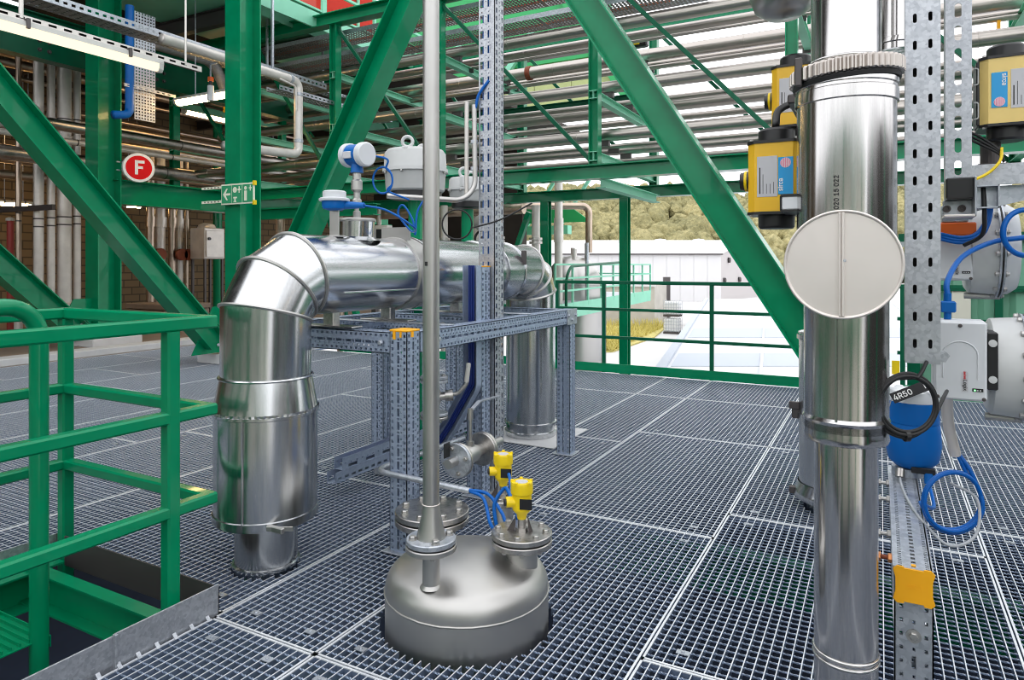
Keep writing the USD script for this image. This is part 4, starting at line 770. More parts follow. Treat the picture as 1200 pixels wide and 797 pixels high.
br = Thing('post_bracket', 'black and steel bracket with a socket bolt at the foot of the second post', 'bracket', (0.23, 2.72, 1.5))
br.part('black_block', cbox(0.190, 0.268, 2.66, 2.735, 1.565, 1.635, 0.004), 'black_plastic'); br.part('plate', cbox(0.183, 0.272, 2.64, 2.74, 1.505, 1.513, 0.002), 'cap_steel'); br.part('back_plate', cbox(0.185, 0.270, 2.725, 2.735, 1.500, 1.565, 0.002), 'galvanised')
for x in (0.196, 0.238):
    br.part('socket_bolt', lathe([(0.012, 0), (0.012, 0.012), (0.007, 0.013), (0.006, 0.006)], (x, 2.725, 1.537), -Y, 18), 'dark_metal', 30); br.part('washer', lathe([(0.016, 0), (0.016, 0.003)], (x, 2.724, 1.537), -Y, 18), 'galvanised')
br.part('side_cheek', cbox(0.266, 0.272, 2.64, 2.735, 1.505, 1.635, 0.002), 'galvanised')
ar = Thing('support_rail', 'horizontal galvanised angle arm running right from the second post', 'arm', (0.6, 2.78, 1.63))
ar.part('face', cbox(0.262, 1.2, 2.760, 2.766, 1.615, 1.685, 0.001), SG); ar.part('top', cbox(0.262, 1.2, 2.766, 2.84, 1.679, 1.685, 0.001), SG)
ar.part('under_bracket', prism([(0, 0), (0.32, 0.075), (0.32, 0.085), (0, 0.085)], (0.28, 2.80, 1.53), X, Z, 0.006), 'galvanised')
ar.part('hollow_end', Mb().box(0.275, 0.34, 2.74, 2.745, 1.535, 1.61).box(0.275, 0.279, 2.70, 2.74, 1.535, 1.61).box(0.336, 0.34, 2.70, 2.74, 1.535, 1.61).box(0.275, 0.34, 2.70, 2.74, 1.606, 1.61).box(0.275, 0.34, 2.70, 2.74, 1.535, 1.539), 'galvanised')

# perforated bracket post and beam at the lower right
bp = Thing('bracket_beam', 'perforated grey beam pointing at the camera with an orange-yellow end cap', 'beam', (0.085, 2.8, 0.35))
BT = [(0.010, 0.020, 0.0155, 0.007, 0.008), (0.044, 0.056, 0.031, 0.016, 0.012), (0.080, 0.090, 0.0155, 0.007, 0.008)]
BXc, BZ0, BZ1 = 0.085, 0.365, 0.465
bp.part('top_face', perf((BXc - 0.05, 2.30, BZ1 - 0.004), X, Y, 0.10, 1.14, BT, 0.004), 'galvanised')
bp.part('side_face', perf((BXc - 0.05, 2.30, BZ0), Z, Y, 0.10, 1.14, BT, 0.004), 'galvanised'); bp.part('side_face', perf((BXc + 0.046, 2.30, BZ0), Z, Y, 0.10, 1.14, BT, 0.004), 'galvanised'); bp.part('bottom_face', perf((BXc - 0.05, 2.30, BZ0), X, Y, 0.10, 1.14, BT, 0.004), 'galvanised')
b_ = 0.051; q_ = 0.008
oct_ = Polygon([(-b_, -b_ + 2*q_), (-b_ - 0.002, -b_ + q_), (-b_ + q_, -b_ - 0.003), (-0.025, -b_ - 0.002), (-0.025, -b_ + 0.003), (0.025, -b_ + 0.003), (0.025, -b_ - 0.002), (b_ - q_, -b_ - 0.003), (b_ + 0.002, -b_ + q_), (b_, -b_ + 2*q_), (b_ - 0.004, -0.02), (b_ - 0.004, 0.02), (b_, b_ - 2*q_), (b_ + 0.002, b_ - q_), (b_ - q_, b_ + 0.003), (0.025, b_ + 0.002), (0.025, b_ - 0.002), (-0.025, b_ - 0.002), (-0.025, b_ + 0.002), (-b_ + q_, b_ + 0.003), (-b_ - 0.002, b_ - q_), (-b_, b_ - 2*q_), (-b_ + 0.004, 0.02), (-b_ + 0.004, -0.02)])
ec = bp.part('end_cap', prism(oct_, (BXc, 2.300, (BZ0 + BZ1)/2), X, Z, 0.006), 'cap_yellow', label='orange-yellow square end cap')
bp.part('embossed_name', text('SIKLA', 0.010, (BXc + 0.002, 2.2945, (BZ0 + BZ1)/2), X, Z, 0.0012), 'cap_yellow', parent=ec)
bp.part('tip', cbox(BXc - 0.006, BXc + 0.006, 2.315, 2.33, BZ1, BZ1 + 0.003, 0.001), 'cap_yellow')
pp = Thing('bracket_post', 'perforated grey post under the orange-yellow capped beam', 'post', (0.085, 2.37, 0))
PB = [(0.014, 0.023, 0.040, 0.011, 0.015), (0.044, 0.055, 0.080, 0.036, 0.004), (0.046, 0.053, 0.080, 0.010, 0.055), (0.077, 0.086, 0.040, 0.011, 0.015)]
pp.part('section', perf_tube((BXc, 2.360, 0.006), (BXc, 2.360, 0.364), X, Y, 0.10, PB), 'galvanised')
pp.part('foot_plate', cbox(BXc - 0.08, BXc + 0.08, 2.28, 2.44, 0.001, 0.008, 0.002), 'galvanised')
pp.part('bolt', Mb().add(hexbolt((BXc, 2.311, 0.265), -Y, 0.012, 0.010)).lathe([(0.020, 0), (0.020, 0.003)], (BXc, 2.311, 0.265), -Y, 20), 'satin_steel')
pc = Thing('pipe_clamp', 'bolted pipe clamps holding the tall pipe to the perforated beam', 'clamp', (0.02, 2.3, 0.4))
for k, (y, z) in enumerate(((2.42, 0.44), (2.66, 0.43), (3.02, 0.44), (3.24, 0.44))):
    pc.part('stud', Mb().cyl((BXc - 0.048, y, z), (BXc - 0.115, y, z), 0.007, n=10), 'rust' if k == 0 else 'satin_steel', 30)
    pc.part('clamp_nut', Mb().add(hexbolt((BXc - 0.052, y, z), -X, 0.014, 0.014)).add(hexbolt((BXc - 0.085, y, z), -X, 0.013, 0.012)), 'satin_steel' if k else 'copper')


# electric actuators, amber and sand coloured
def actuator(lab, x, y, z, m, flip=False, knob=True):
    t = Thing('valve_actuator', lab, 'actuator', (x, y, z)); w, d, h = 0.079, 0.072, 0.108; c = 0.022
    o = [(-w, -d + c), (-w + c, -d), (w - c, -d), (w, -d + c), (w, d - c), (w - c, d), (-w + c, d), (-w, d - c)]
    t.part('body', sweep_poly(o, (x, y, z - h), (x, y, z + h), Y), m)
    k = 1.04; o2 = [(a*k, b*k) for a, b in o]
    for s in (-1, 1):
        t.part('end_plate', sweep_poly(o2, (x, y, z + s*h), (x, y, z + s*(h + 0.009)), Y), 'black_plastic')
        t.part('end_cap', lathe([(0.056, h + 0.009), (0.055, h + 0.045), (0.050, h + 0.052), (0.03, h + 0.053)], (x, y, z), Z*s, 36), 'black_plastic', 30)
        for bx in (-1, 1): t.part('cap_screw', hexbolt((x + bx*w*0.85, y - d*0.85, z + s*(h + 0.009)), Z*s, 0.006, 0.006, False), 'satin_steel')
    f = -1 if flip else 1; yf = y - d - 0.0015
    t.part('data_plate', cbox(x - f*0.049 if f > 0 else x + 0.004, x + f*0.012 if f > 0 else x + 0.049 + 0.012, yf, yf + 0.002, z - 0.062, z + 0.066, 0.0005), 'silver_label')
    xl = x + 0.036 if f > 0 else x - 0.027
    bl = t.part('blue_plate', cbox(xl - 0.022, xl + 0.022, yf - 0.0005, yf + 0.002, z - 0.056, z + 0.060, 0.0005), 'cyan_label', label='blue label with a pink striped disc')
    cz = z + 0.042 if f > 0 else z - 0.038; globe = Point(0, 0).buffer(0.015, 10); stripes = unary_union([sbox(-0.02, -0.02 , 0.02, 0.02)]) 
    globe = unary_union([globe.intersection(sbox(a, -0.02, a + 0.0028, 0.02)) for a in np.arange(-0.015, 0.015, 0.0044)])
    t.part('striped_disc', prism(globe, (xl, yf - 0.0012, cz), X, Z, 0.0006), 'pink_print', parent=bl); t.part('disc_ground', prism(Point(0, 0).buffer(0.0155, 12), (xl, yf - 0.0008, cz), X, Z, 0.0004), 'white_print', parent=bl)
    t.part('lettering', text('sirca', 0.013, (xl - 0.015 if f > 0 else xl + 0.014, yf - 0.001, z - 0.026 if f > 0 else z + 0.035), Z if f > 0 else -Z, -X if f > 0 else X, 0.0006), 'white_print', parent=bl)
    xd = x - 0.018 if f > 0 else x + 0.034
    for r in range(5):
        ln = RNG.uniform(0.03, 0.055); t.part('data_line', cbox(xd - 0.024 + r*0.0105, xd - 0.0225 + r*0.0105 + (0.002 if r == 0 else 0), yf - 0.0006, yf + 0.001, z - 0.052, z - 0.052 + ln + (0.03 if r < 2 else 0), 0.0002), 'black_print')
    s = 1 if not flip else -1
    t.part('side_rail', cbox(x + s*(w + 0.003) - 0.006, x + s*(w + 0.003) + 0.016, y - 0.05, y + 0.05, z - h, z + h, 0.003), 'black_plastic')
    for q in (-1, 1): t.part('rail_handle', tube(arc_path([(x + s*(w + 0.016), y - 0.052, z + q*0.03), (x + s*(w + 0.004), y - 0.054, z + q*0.03), (x + s*(w + 0.004), y - 0.054, z + q*0.085), (x + s*(w + 0.016), y - 0.052, z + q*0.085)], 0.006), 0.0022, 6), 'light_grey', True)
    if knob:
        t.part('indicator', Mb().cyl((x - s*w, y - 0.02, z - 0.004), (x - s*(w + 0.028), y - 0.02, z - 0.004), 0.034, 0.028, n=20), 'black_plastic', 30); t.part('indicator_band', cyl((x - s*(w + 0.006), y - 0.02, z - 0.004), (x - s*(w + 0.014), y - 0.02, z - 0.004), 0.0335, n=20), 'yellow_plastic', 30)
    return t
actuator('amber actuator nearest the tall pipe with the blue label on its right', -0.296, 2.345, 1.625, 'amber_paint')
actuator('amber actuator higher up, half hidden behind the tall pipe', -0.285, 2.80, 1.98, 'amber_paint')
actuator('sand coloured actuator at the right edge with the blue label on its left', 0.372, 2.82, 1.925, 'sand_paint', True)
t = Thing('mount_bar', 'pale aluminium box bar with black ends, tying the nearest amber actuator to the pipe', 'bar', (-0.2, 2.2, 1.52))
t.part('profile', cbox(-0.256, -0.176, 2.135, 2.28, 1.510, 1.549, 0.003), 'white_plastic'); t.part('end', cbox(-0.260, -0.256, 2.13, 2.285, 1.507, 1.552, 0.002), 'black_plastic'); t.part('end', cbox(-0.176, -0.168, 2.13, 2.285, 1.503, 1.556, 0.002), 'black_plastic'); t.part('edge', Mb().box(-0.258, -0.170, 2.132, 2.28, 1.549, 1.555).box(-0.258, -0.170, 2.132, 2.28, 1.504, 1.510), 'black_plastic')
single('mount_bar', cbox(-0.26, -0.16, 2.32, 2.76, 1.86, 1.89, 0.004), 'dark_metal', 'dark bar behind the tall pipe holding the upper amber actuator', 'bar')
single('actuator_lead', tube(smooth_path([(-0.30, 2.36, 1.80), (-0.30, 2.42, 1.86), (-0.26, 2.50, 1.90), (-0.20, 2.60, 1.93)], 20), 0.012, 8), 'black_rubber', 'thick black lead curving up from the nearest amber actuator', 'cable', True)
single('actuator_stand', Mb().cyl((0.33, 2.83, 1.685), (0.33, 2.83, 1.77), 0.03, n=20).box(0.29, 0.37, 2.78, 2.84, 1.684, 1.69), 'dark_metal', 'short dark stand under the sand coloured actuator', 'stand')

# control valve heads at the right edge
def diaphragm_head(lab, x, y, z, r, s=1.0):
    t = Thing('diaphragm_actuator', lab, 'actuator', (x, y, z)); o = A([x, y, z]); d = X
    t.part('left_bowl', lathe([(r*0.30, -0.105), (r*0.80, -0.100), (r*0.90, -0.088), (r*0.93, -0.02), (r*0.94, -0.006)], o, d, 56), 'light_grey', 40)
    t.part('right_bowl', lathe([(r*0.94, 0.006), (r*0.92, 0.03), (r*0.82, 0.055), (r*0.5, 0.062), (r*0.2, 0.064)], o, d, 56), 'white_plastic', 40)
    for s0, s1 in ((-0.010, -0.002), (0.002, 0.010)): t.part('rim', lathe([(r*0.92, s0), (r, s0 + 0.001), (r, s1 - 0.001), (r*0.92, s1)], o, d, 64), 'galvanised', 30)
    t.part('gasket', lathe([(r*0.985, -0.002), (r*0.985, 0.002)], o, d, 64), 'black_rubber', 30)
    a, b = frame(d)
    for q in range(14):
        th = q*2*math.pi/14 + 0.1; p = o + r*0.955*(math.cos(th)*a + math.sin(th)*b); t.part('rim_bolt', Mb().add(hexbolt(p - d*0.010, -d, 0.009, 0.012)).add(hexbolt(p + d*0.010, d, 0.009, 0.010)), 'satin_steel')
    t.part('hub', cyl(o - d*0.13, o - d*0.10, r*0.28, n=28), 'black_plastic', 30)
    t.part('bottom_pin', cyl(o + A([-0.10, 0, -r*0.96]), o + A([0.01, 0, -r*0.97]), 0.012, n=14), 'satin_steel', 30)
    return t
diaphragm_head('lower grey diaphragm actuator at the right edge beside the white positioner', 0.40, 2.70, 1.02, 0.172)
diaphragm_head('upper grey diaphragm actuator with blue cables looped in front of it', 0.375, 3.06, 1.405, 0.178)
def positioner(lab, x, y, z, w, h, arch, led):
    t = Thing('valve_positioner', lab, 'positioner', (x, y, z)); d = 0.10
    t.part('case', cbox(x - w/2, x + w/2, y, y + d, z - h/2, z + h/2, 0.008), 'white_plastic')
    lid = t.part('lid', cbox(x - w/2 + 0.002, x + w/2 - 0.002, y - 0.012, y + 0.002, z - h/2 + 0.002, z + h/2 - 0.002, 0.006), 'white_plastic')
    for sx, sz in ((-0.42, -0.46), (0.43, -0.46), (0.0, 0.44), (-0.44, 0.2)): t.part('lid_screw', lathe([(0.0055, 0), (0.0055, 0.003), (0.003, 0.0035)], (x + sx*w, y - 0.012, z + sz*h), -Y, 14), 'dark_metal', 30, parent=lid)
    if arch:
        pts = [(x - w*0.32, y - 0.0125, z - h*0.22)] + [(x - w*0.32*math.cos(q), y - 0.0125, z + h*0.08 + w*0.32*math.sin(q)*0.9) for q in np.linspace(0, math.pi, 17)] + [(x + w*0.32, y - 0.0125, z - h*0.22)]
        t.part('embossed_arch', tube(pts, 0.0022, 6), 'white_plastic', True, parent=lid)
    lx, lz = x + 0.012, z - h*0.25; lp = sbox(-0.008, -h*0.13, 0.008, h*0.13 - 0.008).union(Point(0, h*0.13 - 0.008).buffer(0.008))
    t.part('logo_plate', prism(lp, (lx, y - 0.0122, lz), X, Z, 0.0012), 'silver_label', parent=lid); t.part('logo', text('Logix', 0.0095, (lx - 0.0005, y - 0.0138, lz - 0.012), -Z, X, 0.0006), 'black_print', parent=lid); t.part('logo_tail', text('series', 0.006, (lx, y - 0.0138, lz + h*0.075), -Z, X, 0.0006), 'red_paint', parent=lid)
    t.part('display', cbox(x + w*0.22, x + w*0.42, y - 0.0145, y - 0.0115, z - h*0.37, z - h*0.33, 0.0008), 'black_plastic', parent=lid)
    for q in range(3): t.part('lamp', box(x + w*0.25 + q*0.007, x + w*0.25 + q*0.007 + 0.004, y - 0.0152, y - 0.0143, z - h*0.36, z - h*0.345), 'led_green' if q == 0 and led else 'silver_label', parent=lid)
    t.part('adaptor', cbox(x + w/2 + 0.001, x + w/2 + 0.030, y + 0.02, y + d + 0.04, z - h*0.36, z + h*0.36, 0.004), 'black_plastic')
    for sz in (-0.25, 0.25): t.part('adaptor_bolt', lathe([(0.011, 0), (0.011, 0.006), (0.006, 0.0065)], (x + w/2 + 0.016, y + 0.02, z + sz*h*0.9), -Y, 16), 'light_grey', 30)
    return t
positioner('larger white positioner box with an embossed arch, below the first galvanised post', 0.214, 2.50, 1.055, 0.140, 0.245, True, True)
positioner('smaller white positioner box partly behind the first galvanised post', 0.228, 2.92, 1.392, 0.125, 0.200, False, False)
single('orange_connector', cbox(0.175, 0.292, 2.84, 2.89, 1.452, 1.497, 0.004), 'orange_plastic', 'bright orange connector block above the smaller white positioner', 'connector')
single('connector_rail', cbox(0.19, 0.27, 2.85, 2.91, 1.497, 1.56, 0.004), 'galvanised', 'galvanised slotted plate just above the orange connector', 'plate')
# blue canister, its lid tag, cables
CX_, CY_ = 0.120, 3.32
bc = Thing('blue_canister', 'blue plastic canister with a grey lid on the far end of the perforated beam', 'canister', (CX_, CY_, 0.47))
bc.part('bowl', lathe([(0.062, 0.505), (0.070, 0.51), (0.094, 0.535), (0.104, 0.60), (0.099, 0.67), (0.096, 0.69)], (CX_, CY_, 0), Z, 48), 'blue_plastic', 40)
bc.part('upper_body', lathe([(0.094, 0.69), (0.0965, 0.695), (0.095, 0.775), (0.092, 0.78)], (CX_, CY_, 0), Z, 48), 'blue_plastic', 40)
bc.part('lid', lathe([(0.094, 0.78), (0.095, 0.80), (0.088, 0.823), (0.05, 0.83)], (CX_, CY_, 0), Z, 40), 'white_plastic', 35)
for q in range(6): a = q*1.047 + 0.2; bc.part('lid_lobe', lathe([(0.018, 0.79), (0.018, 0.826), (0.012, 0.832)], (CX_ + 0.074*math.cos(a), CY_ + 0.074*math.sin(a), 0), Z, 16), 'white_plastic', 35)
bc.part('base_label', cbox(CX_ - 0.01, CX_ + 0.075, CY_ - 0.088, CY_ - 0.07, 0.497, 0.522, 0.003), 'black_plastic'); bc.part('stand_foot', cyl((CX_ - 0.02, CY_, 0.466), (CX_ - 0.02, CY_, 0.50), 0.06, n=24), 'galvanised', 30)
bc.part('gland', Mb().cyl((CX_ + 0.052, CY_ - 0.075, 0.50), (CX_ + 0.052, CY_ - 0.085, 0.46), 0.018, 0.016, n=16), 'blue_plastic', 30); bc.part('left_gland', Mb().cyl((CX_ - 0.05, CY_ - 0.075, 0.505), (CX_ - 0.05, CY_ - 0.09, 0.475), 0.018, n=16), 'valve_steel', 30)
tg = Thing('valve_tag', 'black tag lettered 4R50 lying tilted across the lid of the blue canister', 'tag', (CX_, CY_ - 0.05, 0.86))
tu = U(A([0.88, 0.3, 0.42])); tv = U(np.cross(tu, A([0.475*0.6, -0.88, 0.35]))); tv = tv if tv[2] > 0 else -tv; to = A([0.108, 3.205, 0.835])
tg.part('plate', prism(sbox(-0.078, -0.021, 0.078, 0.021), to, tu, tv, 0.003), 'black_plastic'); w_ = np.cross(tu, tv); side = w_ if w_[1] < 0 else -w_
tg.part('lettering', text('4R50', 0.022, to - tu*0.035 + side*0.0035 + (w_*0.0 ), tu, tv, 0.001 if w_[1] < 0 else 0.001), 'white_print'); tg.part('lettering', text('R', 0.018, to + tu*0.06 + side*0.0035, tu, tv, 0.001), 'white_print')
tg.part('wire', tube([to - tu*0.08, to - tu*0.09 - Z*0.03], 0.002, 6), 'satin_steel', True)
single('yellow_tag', prism(sbox(-0.012, -0.03, 0.018, 0.03), (0.055, 3.42, 0.90), X, Z, 0.003), 'yellow_plastic', 'small yellow tag between the tall pipe and the blue canister', 'tag')
cc = A([0.062, 2.150, 0.966])   # black coil hung from the post, in front of the canister
single('black_cable_coil', tube(np.vstack([smooth_path([cc + A([0.05, 0.055, 0.115]), cc + A([0.04, 0.03, 0.095])], 8), *(loop(cc + A([0.0, 0.005*k, 0.003*k]), 0.080 - 0.005*(k % 2), VU, Z, 1, 40, 1.2) for k in range(3)), smooth_path([cc + 0.082*(0.36*VU + 0.93*Z), cc + 0.084*(-0.7*VU + 0.7*Z), cc + 0.086*(-0.8*VU - 0.6*Z), cc + A([0.0, 0.0, -0.088]), cc + A([0.055, 0.04, -0.055]), cc + A([0.09, 0.12, 0.0]), cc + A([0.115, 0.30, 0.0])], 50)]), 0.0052, 8), 'black_rubber', 'black cable coil hanging in front of the blue canister', 'cable', True)
single('coil_tie', lathe([(0.016, -0.006), (0.016, 0.006)], cc + A([0.0, 0.003, -0.084]), VU, 12), 'black_plastic', 'black cable tie at the foot of the black coil', 'cable tie')
single('cable_conduit', tube(smooth_path([(0.198, 2.66, 0.975), (0.197, 2.72, 0.90), (0.205, 2.765, 0.80), (0.226, 2.79, 0.695)], 30), 0.0175, 18, caps=False), 'cap_steel', 'open galvanised conduit hanging below the larger white positioner', 'conduit', True)
lc = A([0.212, 2.73, 0.552])
single('blue_cable_loop', tube(np.vstack([smooth_path([(CX_ + 0.052, CY_ - 0.085, 0.465), (CX_ + 0.056, 3.02, 0.435), (0.125, 2.84, 0.50)], 20), loop(lc, 0.098, VU, Z, 1.382, ph=-2.4, wob=0.01), smooth_path([lc + 0.098*VU*0.99 + Z*0.02, lc + A([0.055, 0.05, 0.10]), (0.228, 2.792, 0.71)], 14)]), 0.0068, 8), 'blue_cable', 'blue cable loop hanging from the open conduit beside the perforated beam', 'cable', True)
single('blue_cable_loop', tube(np.vstack([smooth_path([(0.226, 2.79, 0.71), (0.262, 2.78, 0.63)], 8), loop(lc + A([0, 0.016, -0.006]), 0.103, VU, Z, 0.9, ph=0.5, wob=0.01)]), 0.0068, 8), 'blue_cable', 'second turn of blue cable lying behind the hanging blue loop', 'cable', True)
single('grey_cable', tube(smooth_path([(CX_ - 0.05, CY_ - 0.09, 0.475), (0.075, 3.10, 0.472), (0.095, 2.90, 0.472), (0.135, 2.72, 0.462), (0.20, 2.66, 0.425), (0.275, 2.70, 0.46), (0.285, 2.76, 0.56), (0.21, 2.78, 0.60)], 70), 0.005, 8), 'grey_cable', 'grey cable crossing the perforated beam and looping through the blue coil', 'cable', True)
single('positioner_cable', tube(smooth_path([(0.185, 2.54, 1.25), (0.187, 2.56, 1.30), (0.235, 2.66, 1.375), (0.33, 2.78, 1.425), (0.42, 2.80, 1.44), (0.60, 2.85, 1.47), (0.88, 2.83, 1.52), (0.90, 2.83, 1.62)], 50), 0.0085, 8), 'blue_cable', 'thick blue cable rising from the larger positioner past the upper actuator', 'cable', True)
single('cable_gland', Mb().cyl((0.185, 2.54, 1.178), (0.185, 2.54, 1.20), 0.010, n=12).add(cbox(0.165, 0.207, 2.52, 2.56, 1.20, 1.235, 0.004)).cyl((0.185, 2.54, 1.235), (0.185, 2.54, 1.26), 0.011, n=14), 'blue_plastic', 'blue cable gland standing on top of the larger white positioner', 'gland')
c4 = A([0.245, 2.82, 1.49])
for k in range(3):
    single('blue_cable_bundle', tube(smooth_path([c4 + A([0.085 - 0.004*k, 0.02, 0.16]), c4 + A([0.088 - 0.005*k, 0.02, 0.04]), c4 + A([0.06 - 0.005*k, 0, -0.04 + 0.006*k]), c4 + A([0.0, -0.02, -0.065 + 0.009*k]), c4 + A([-0.07, -0.03, -0.05 + 0.009*k])], 40), 0.0062, 8), 'blue_cable', f'blue cable looping under the orange connector, {ORD[k]} of the bundle from outside', 'cable', True, 'blue cables under the orange connector')
c5 = A([0.40, 2.78, 1.455])
single('actuator_cable', tube(np.vstack([smooth_path([(0.84, 2.83, 1.62), (0.78, 2.84, 1.54), c5 + A([0.2, 0.05, 0.08]), c5 + A([0.08, 0.02, 0.075])], 24), c5 + A([0.02, 0, 0.0]) + 0.075*(np.cos(np.linspace(1.2, 5.0, 30))[:, None]*VU + 1.0*np.sin(np.linspace(1.2, 5.0, 30))[:, None]*Z), smooth_path([c5 + A([0.05, 0, -0.06]), c5 + A([0.2, 0.06, -0.02]), (0.75, 2.83, 1.50), (0.80, 2.83, 1.62)], 24)]), 0.009, 8), 'blue_cable', 'blue cable bent in an open loop in front of the upper diaphragm actuator', 'cable', True)
for k in range(3): single('black_lead', tube(smooth_path([(0.265, 2.78, 1.80 - 0.012*k), (0.30, 2.77, 1.775 - 0.012*k), (0.345, 2.76, 1.73 - 0.006*k), (0.36, 2.765, 1.69)], 20), 0.005, 6), 'black_rubber', f'black lead drooping onto the galvanised rail under the sand coloured actuator, {ORD[k]} from the top', 'cable', True, 'black leads above the galvanised arm')
single('earth_wire', tube(smooth_path([(0.352, 2.75, 1.735), (0.345, 2.735, 1.69), (0.31, 2.72, 1.65), (0.262, 2.70, 1.625)], 30), 0.0048, 8), 'yellow_plastic', 'yellow earth wire arching down to the black bracket', 'wire', True)
single('black_hanging_cable', tube(smooth_path([(0.300, 2.74, 1.61), (0.302, 2.73, 1.52), (0.298, 2.75, 1.45), (0.25, 2.78, 1.415)], 24), 0.007, 8), 'black_rubber', 'black cable dropping past the orange connector', 'cable', True)

# ================================================================== SIGNS AND LIGHTS
t = Thing('fire_sign', 'round red sign with a white letter F beside the second green column', 'sign', (-11.3, 7.32, 3.02))
so, sn = A([-11.30, 7.32, 3.02]), U([0.93, -0.36, 0]); su = U(np.cross(Z, sn))
t.part('rim', lathe([(0.245, -0.05), (0.250, -0.045), (0.250, 0.045), (0.245, 0.05)], so, sn, 40), 'white_print', 30)
t.part('face', lathe([(0.205, 0.05), (0.205, 0.053)], so, sn, 40), 'red_paint', 30)
t.part('letter', Mb().add(prism([(-0.065, -0.12), (-0.015, -0.12), (-0.015, -0.02), (0.06, -0.02), (0.06, 0.025), (-0.015, 0.025), (-0.015, 0.075), (0.085, 0.075), (0.085, 0.125), (-0.065, 0.125)], so + sn*0.053, su, Z, 0.003)), 'white_print')
t.part('bracket', Mb().box(-11.45, -11.42, 7.02, 7.28, 3.09, 3.11).box(-11.45, -11.42, 7.02, 7.28, 2.95, 2.97), 'galvanised')
es = Thing('evacuation_sign', 'pale bordered green sign with arrow and cross pictograms on the main column', 'sign', (-7.8, 6.36, 2.3))
for z in (2.395, 2.20):
    es.part('mounting_rail', perf((-8.40, 6.385, z), X, Z, 0.55, 0.035, [], 0.012), 'cream_print')
    for q in range(6): es.part('rail_hole', box(-8.34 + 0.07*q, -8.32 + 0.07*q, 6.368, 6.374, z + 0.010, z + 0.026), 'dark_metal')
es.part('board', cbox(-7.97, -7.33, 6.35, 6.375, 2.165, 2.445, 0.004), 'cream_print')
for k in range(3):
    x0 = -7.955 + 0.207*k; es.part('tile', cbox(x0, x0 + 0.197, 6.346, 6.352, 2.185, 2.425, 0.001), 'sign_green')
es.part('arrow', prism([(0.03, 0.12), (0.10, 0.20), (0.125, 0.20), (0.085, 0.135), (0.175, 0.135), (0.175, 0.105), (0.085, 0.105), (0.125, 0.04), (0.10, 0.04)], (-7.955, 6.346, 2.185), X, Z, 0.002), 'cream_print')
m = Mb().add(prism(Point(0.06, 0.175).buffer(0.040), (-7.748, 6.346, 2.185), X, Z, 0.002)).add(prism(sbox(0.135, 0.13, 0.155, 0.22).union(sbox(0.115, 0.165, 0.18, 0.185)), (-7.748, 6.346, 2.185), X, Z, 0.002)).add(prism(sbox(0.05, 0.02, 0.075, 0.08).union(sbox(0.03, 0.06, 0.10, 0.08)).union(sbox(0.035, 0.01, 0.09, 0.022)), (-7.748, 6.346, 2.185), X, Z, 0.002)); es.part('cross_pictogram', m, 'cream_print')
m = Mb().add(prism(Point(0.06, 0.19).buffer(0.026), (-7.541, 6.346, 2.185), X, Z, 0.002)).add(prism(sbox(0.035, 0.02, 0.085, 0.155), (-7.541, 6.346, 2.185), X, Z, 0.002)).add(prism(sbox(0.145, 0.15, 0.16, 0.225).union(sbox(0.125, 0.18, 0.18, 0.195)), (-7.541, 6.346, 2.185), X, Z, 0.002)); es.part('person_pictogram', m, 'cream_print')
for z in (2.435, 2.175): es.part('corner_clip', cbox(-7.345, -7.30, 6.34, 6.38, z - 0.03, z + 0.03, 0.004), 'yellow_plastic')

def lamp(lab, p0, p1, w=0.11, m='tube_light', hang=0.0):
    p0, p1 = A(p0), A(p1); d = U(p1 - p0); n = np.cross(d, Z); t = Thing('light_fixture', lab, 'lamp', (p0 + p1)/2)
    L = np.linalg.norm(p1 - p0); h = w*0.5
    t.part('housing', sweep_poly([(-h, 0.0), (h, 0.0), (h*0.8, 0.05), (-h*0.8, 0.05)], p0, p1, Z), 'pale_grey_paint')
    t.part('diffuser', sweep_poly([(-h*0.9, 0.0), (-h*0.75, -0.05), (-h*0.35, -0.08), (h*0.35, -0.08), (h*0.75, -0.05), (h*0.9, 0.0)], p0 + d*0.04, p1 - d*0.04, Z), m)
    for p, e in ((p0, d), (p1, -d)): t.part('end_cap', sweep_poly([(-h, 0.02), (-h*0.8, -0.06), (-h*0.35, -0.09), (h*0.35, -0.09), (h*0.8, -0.06), (h, 0.02)], p, p + e*0.05, Z), 'pale_grey_paint')
    for q in (0.22, 0.78): t.part('clip', cbox(*(lambda c: (c[0]-0.07, c[0]+0.07, c[1]-0.015, c[1]+0.015, c[2]-0.02, c[2]+0.075))(p0 + d*L*q), 0.003), 'dark_metal')
    if hang: t.part('hanger', Mb().cyl(p0 + d*L*0.25 + Z*0.05, p0 + d*L*0.25 + Z*hang, 0.008, n=8).cyl(p0 + d*L*0.75 + Z*0.05, p0 + d*L*0.75 + Z*hang, 0.008, n=8), 'galvanised', 30)
    return t
t = lamp('long glowing tube light under a slotted rail at the upper left corner', (-7.0, 3.05, 3.555), (-7.0, 4.80, 3.555), 0.10)
t.part('slotted_rail', perf((-6.985, 2.2, 3.60), Z, Y, 0.065, 3.1, [(0.022, 0.045, 0.14, 0.075, 0.03)], 0.003), 'interior_white'); t.part('rail_side', Mb().box(-7.03, -6.985, 2.2, 5.3, 3.662, 3.665).box(-7.032, -7.03, 2.2, 5.3, 3.60, 3.665), 'dark_metal'); t.part('rail_hanger', Mb().cyl((-7, 3.4, 3.63), (-7, 3.4, 6.85), 0.02, n=10).cyl((-7, 5.1, 3.63), (-7, 5.1, 6.85), 0.012, n=10), 'interior_white', 30)
lamp('short glowing light passing behind the main green column', (-11.2, 8.0, 4.30), (-9.25, 8.0, 4.30), 0.2, 'warm_light', 2.0)
lamp('small warm light far inside at the left edge above the brick wall', (-18, 8.2, 2.80), (-18, 8.98, 2.80), 0.14, 'warm_light', 3.5)
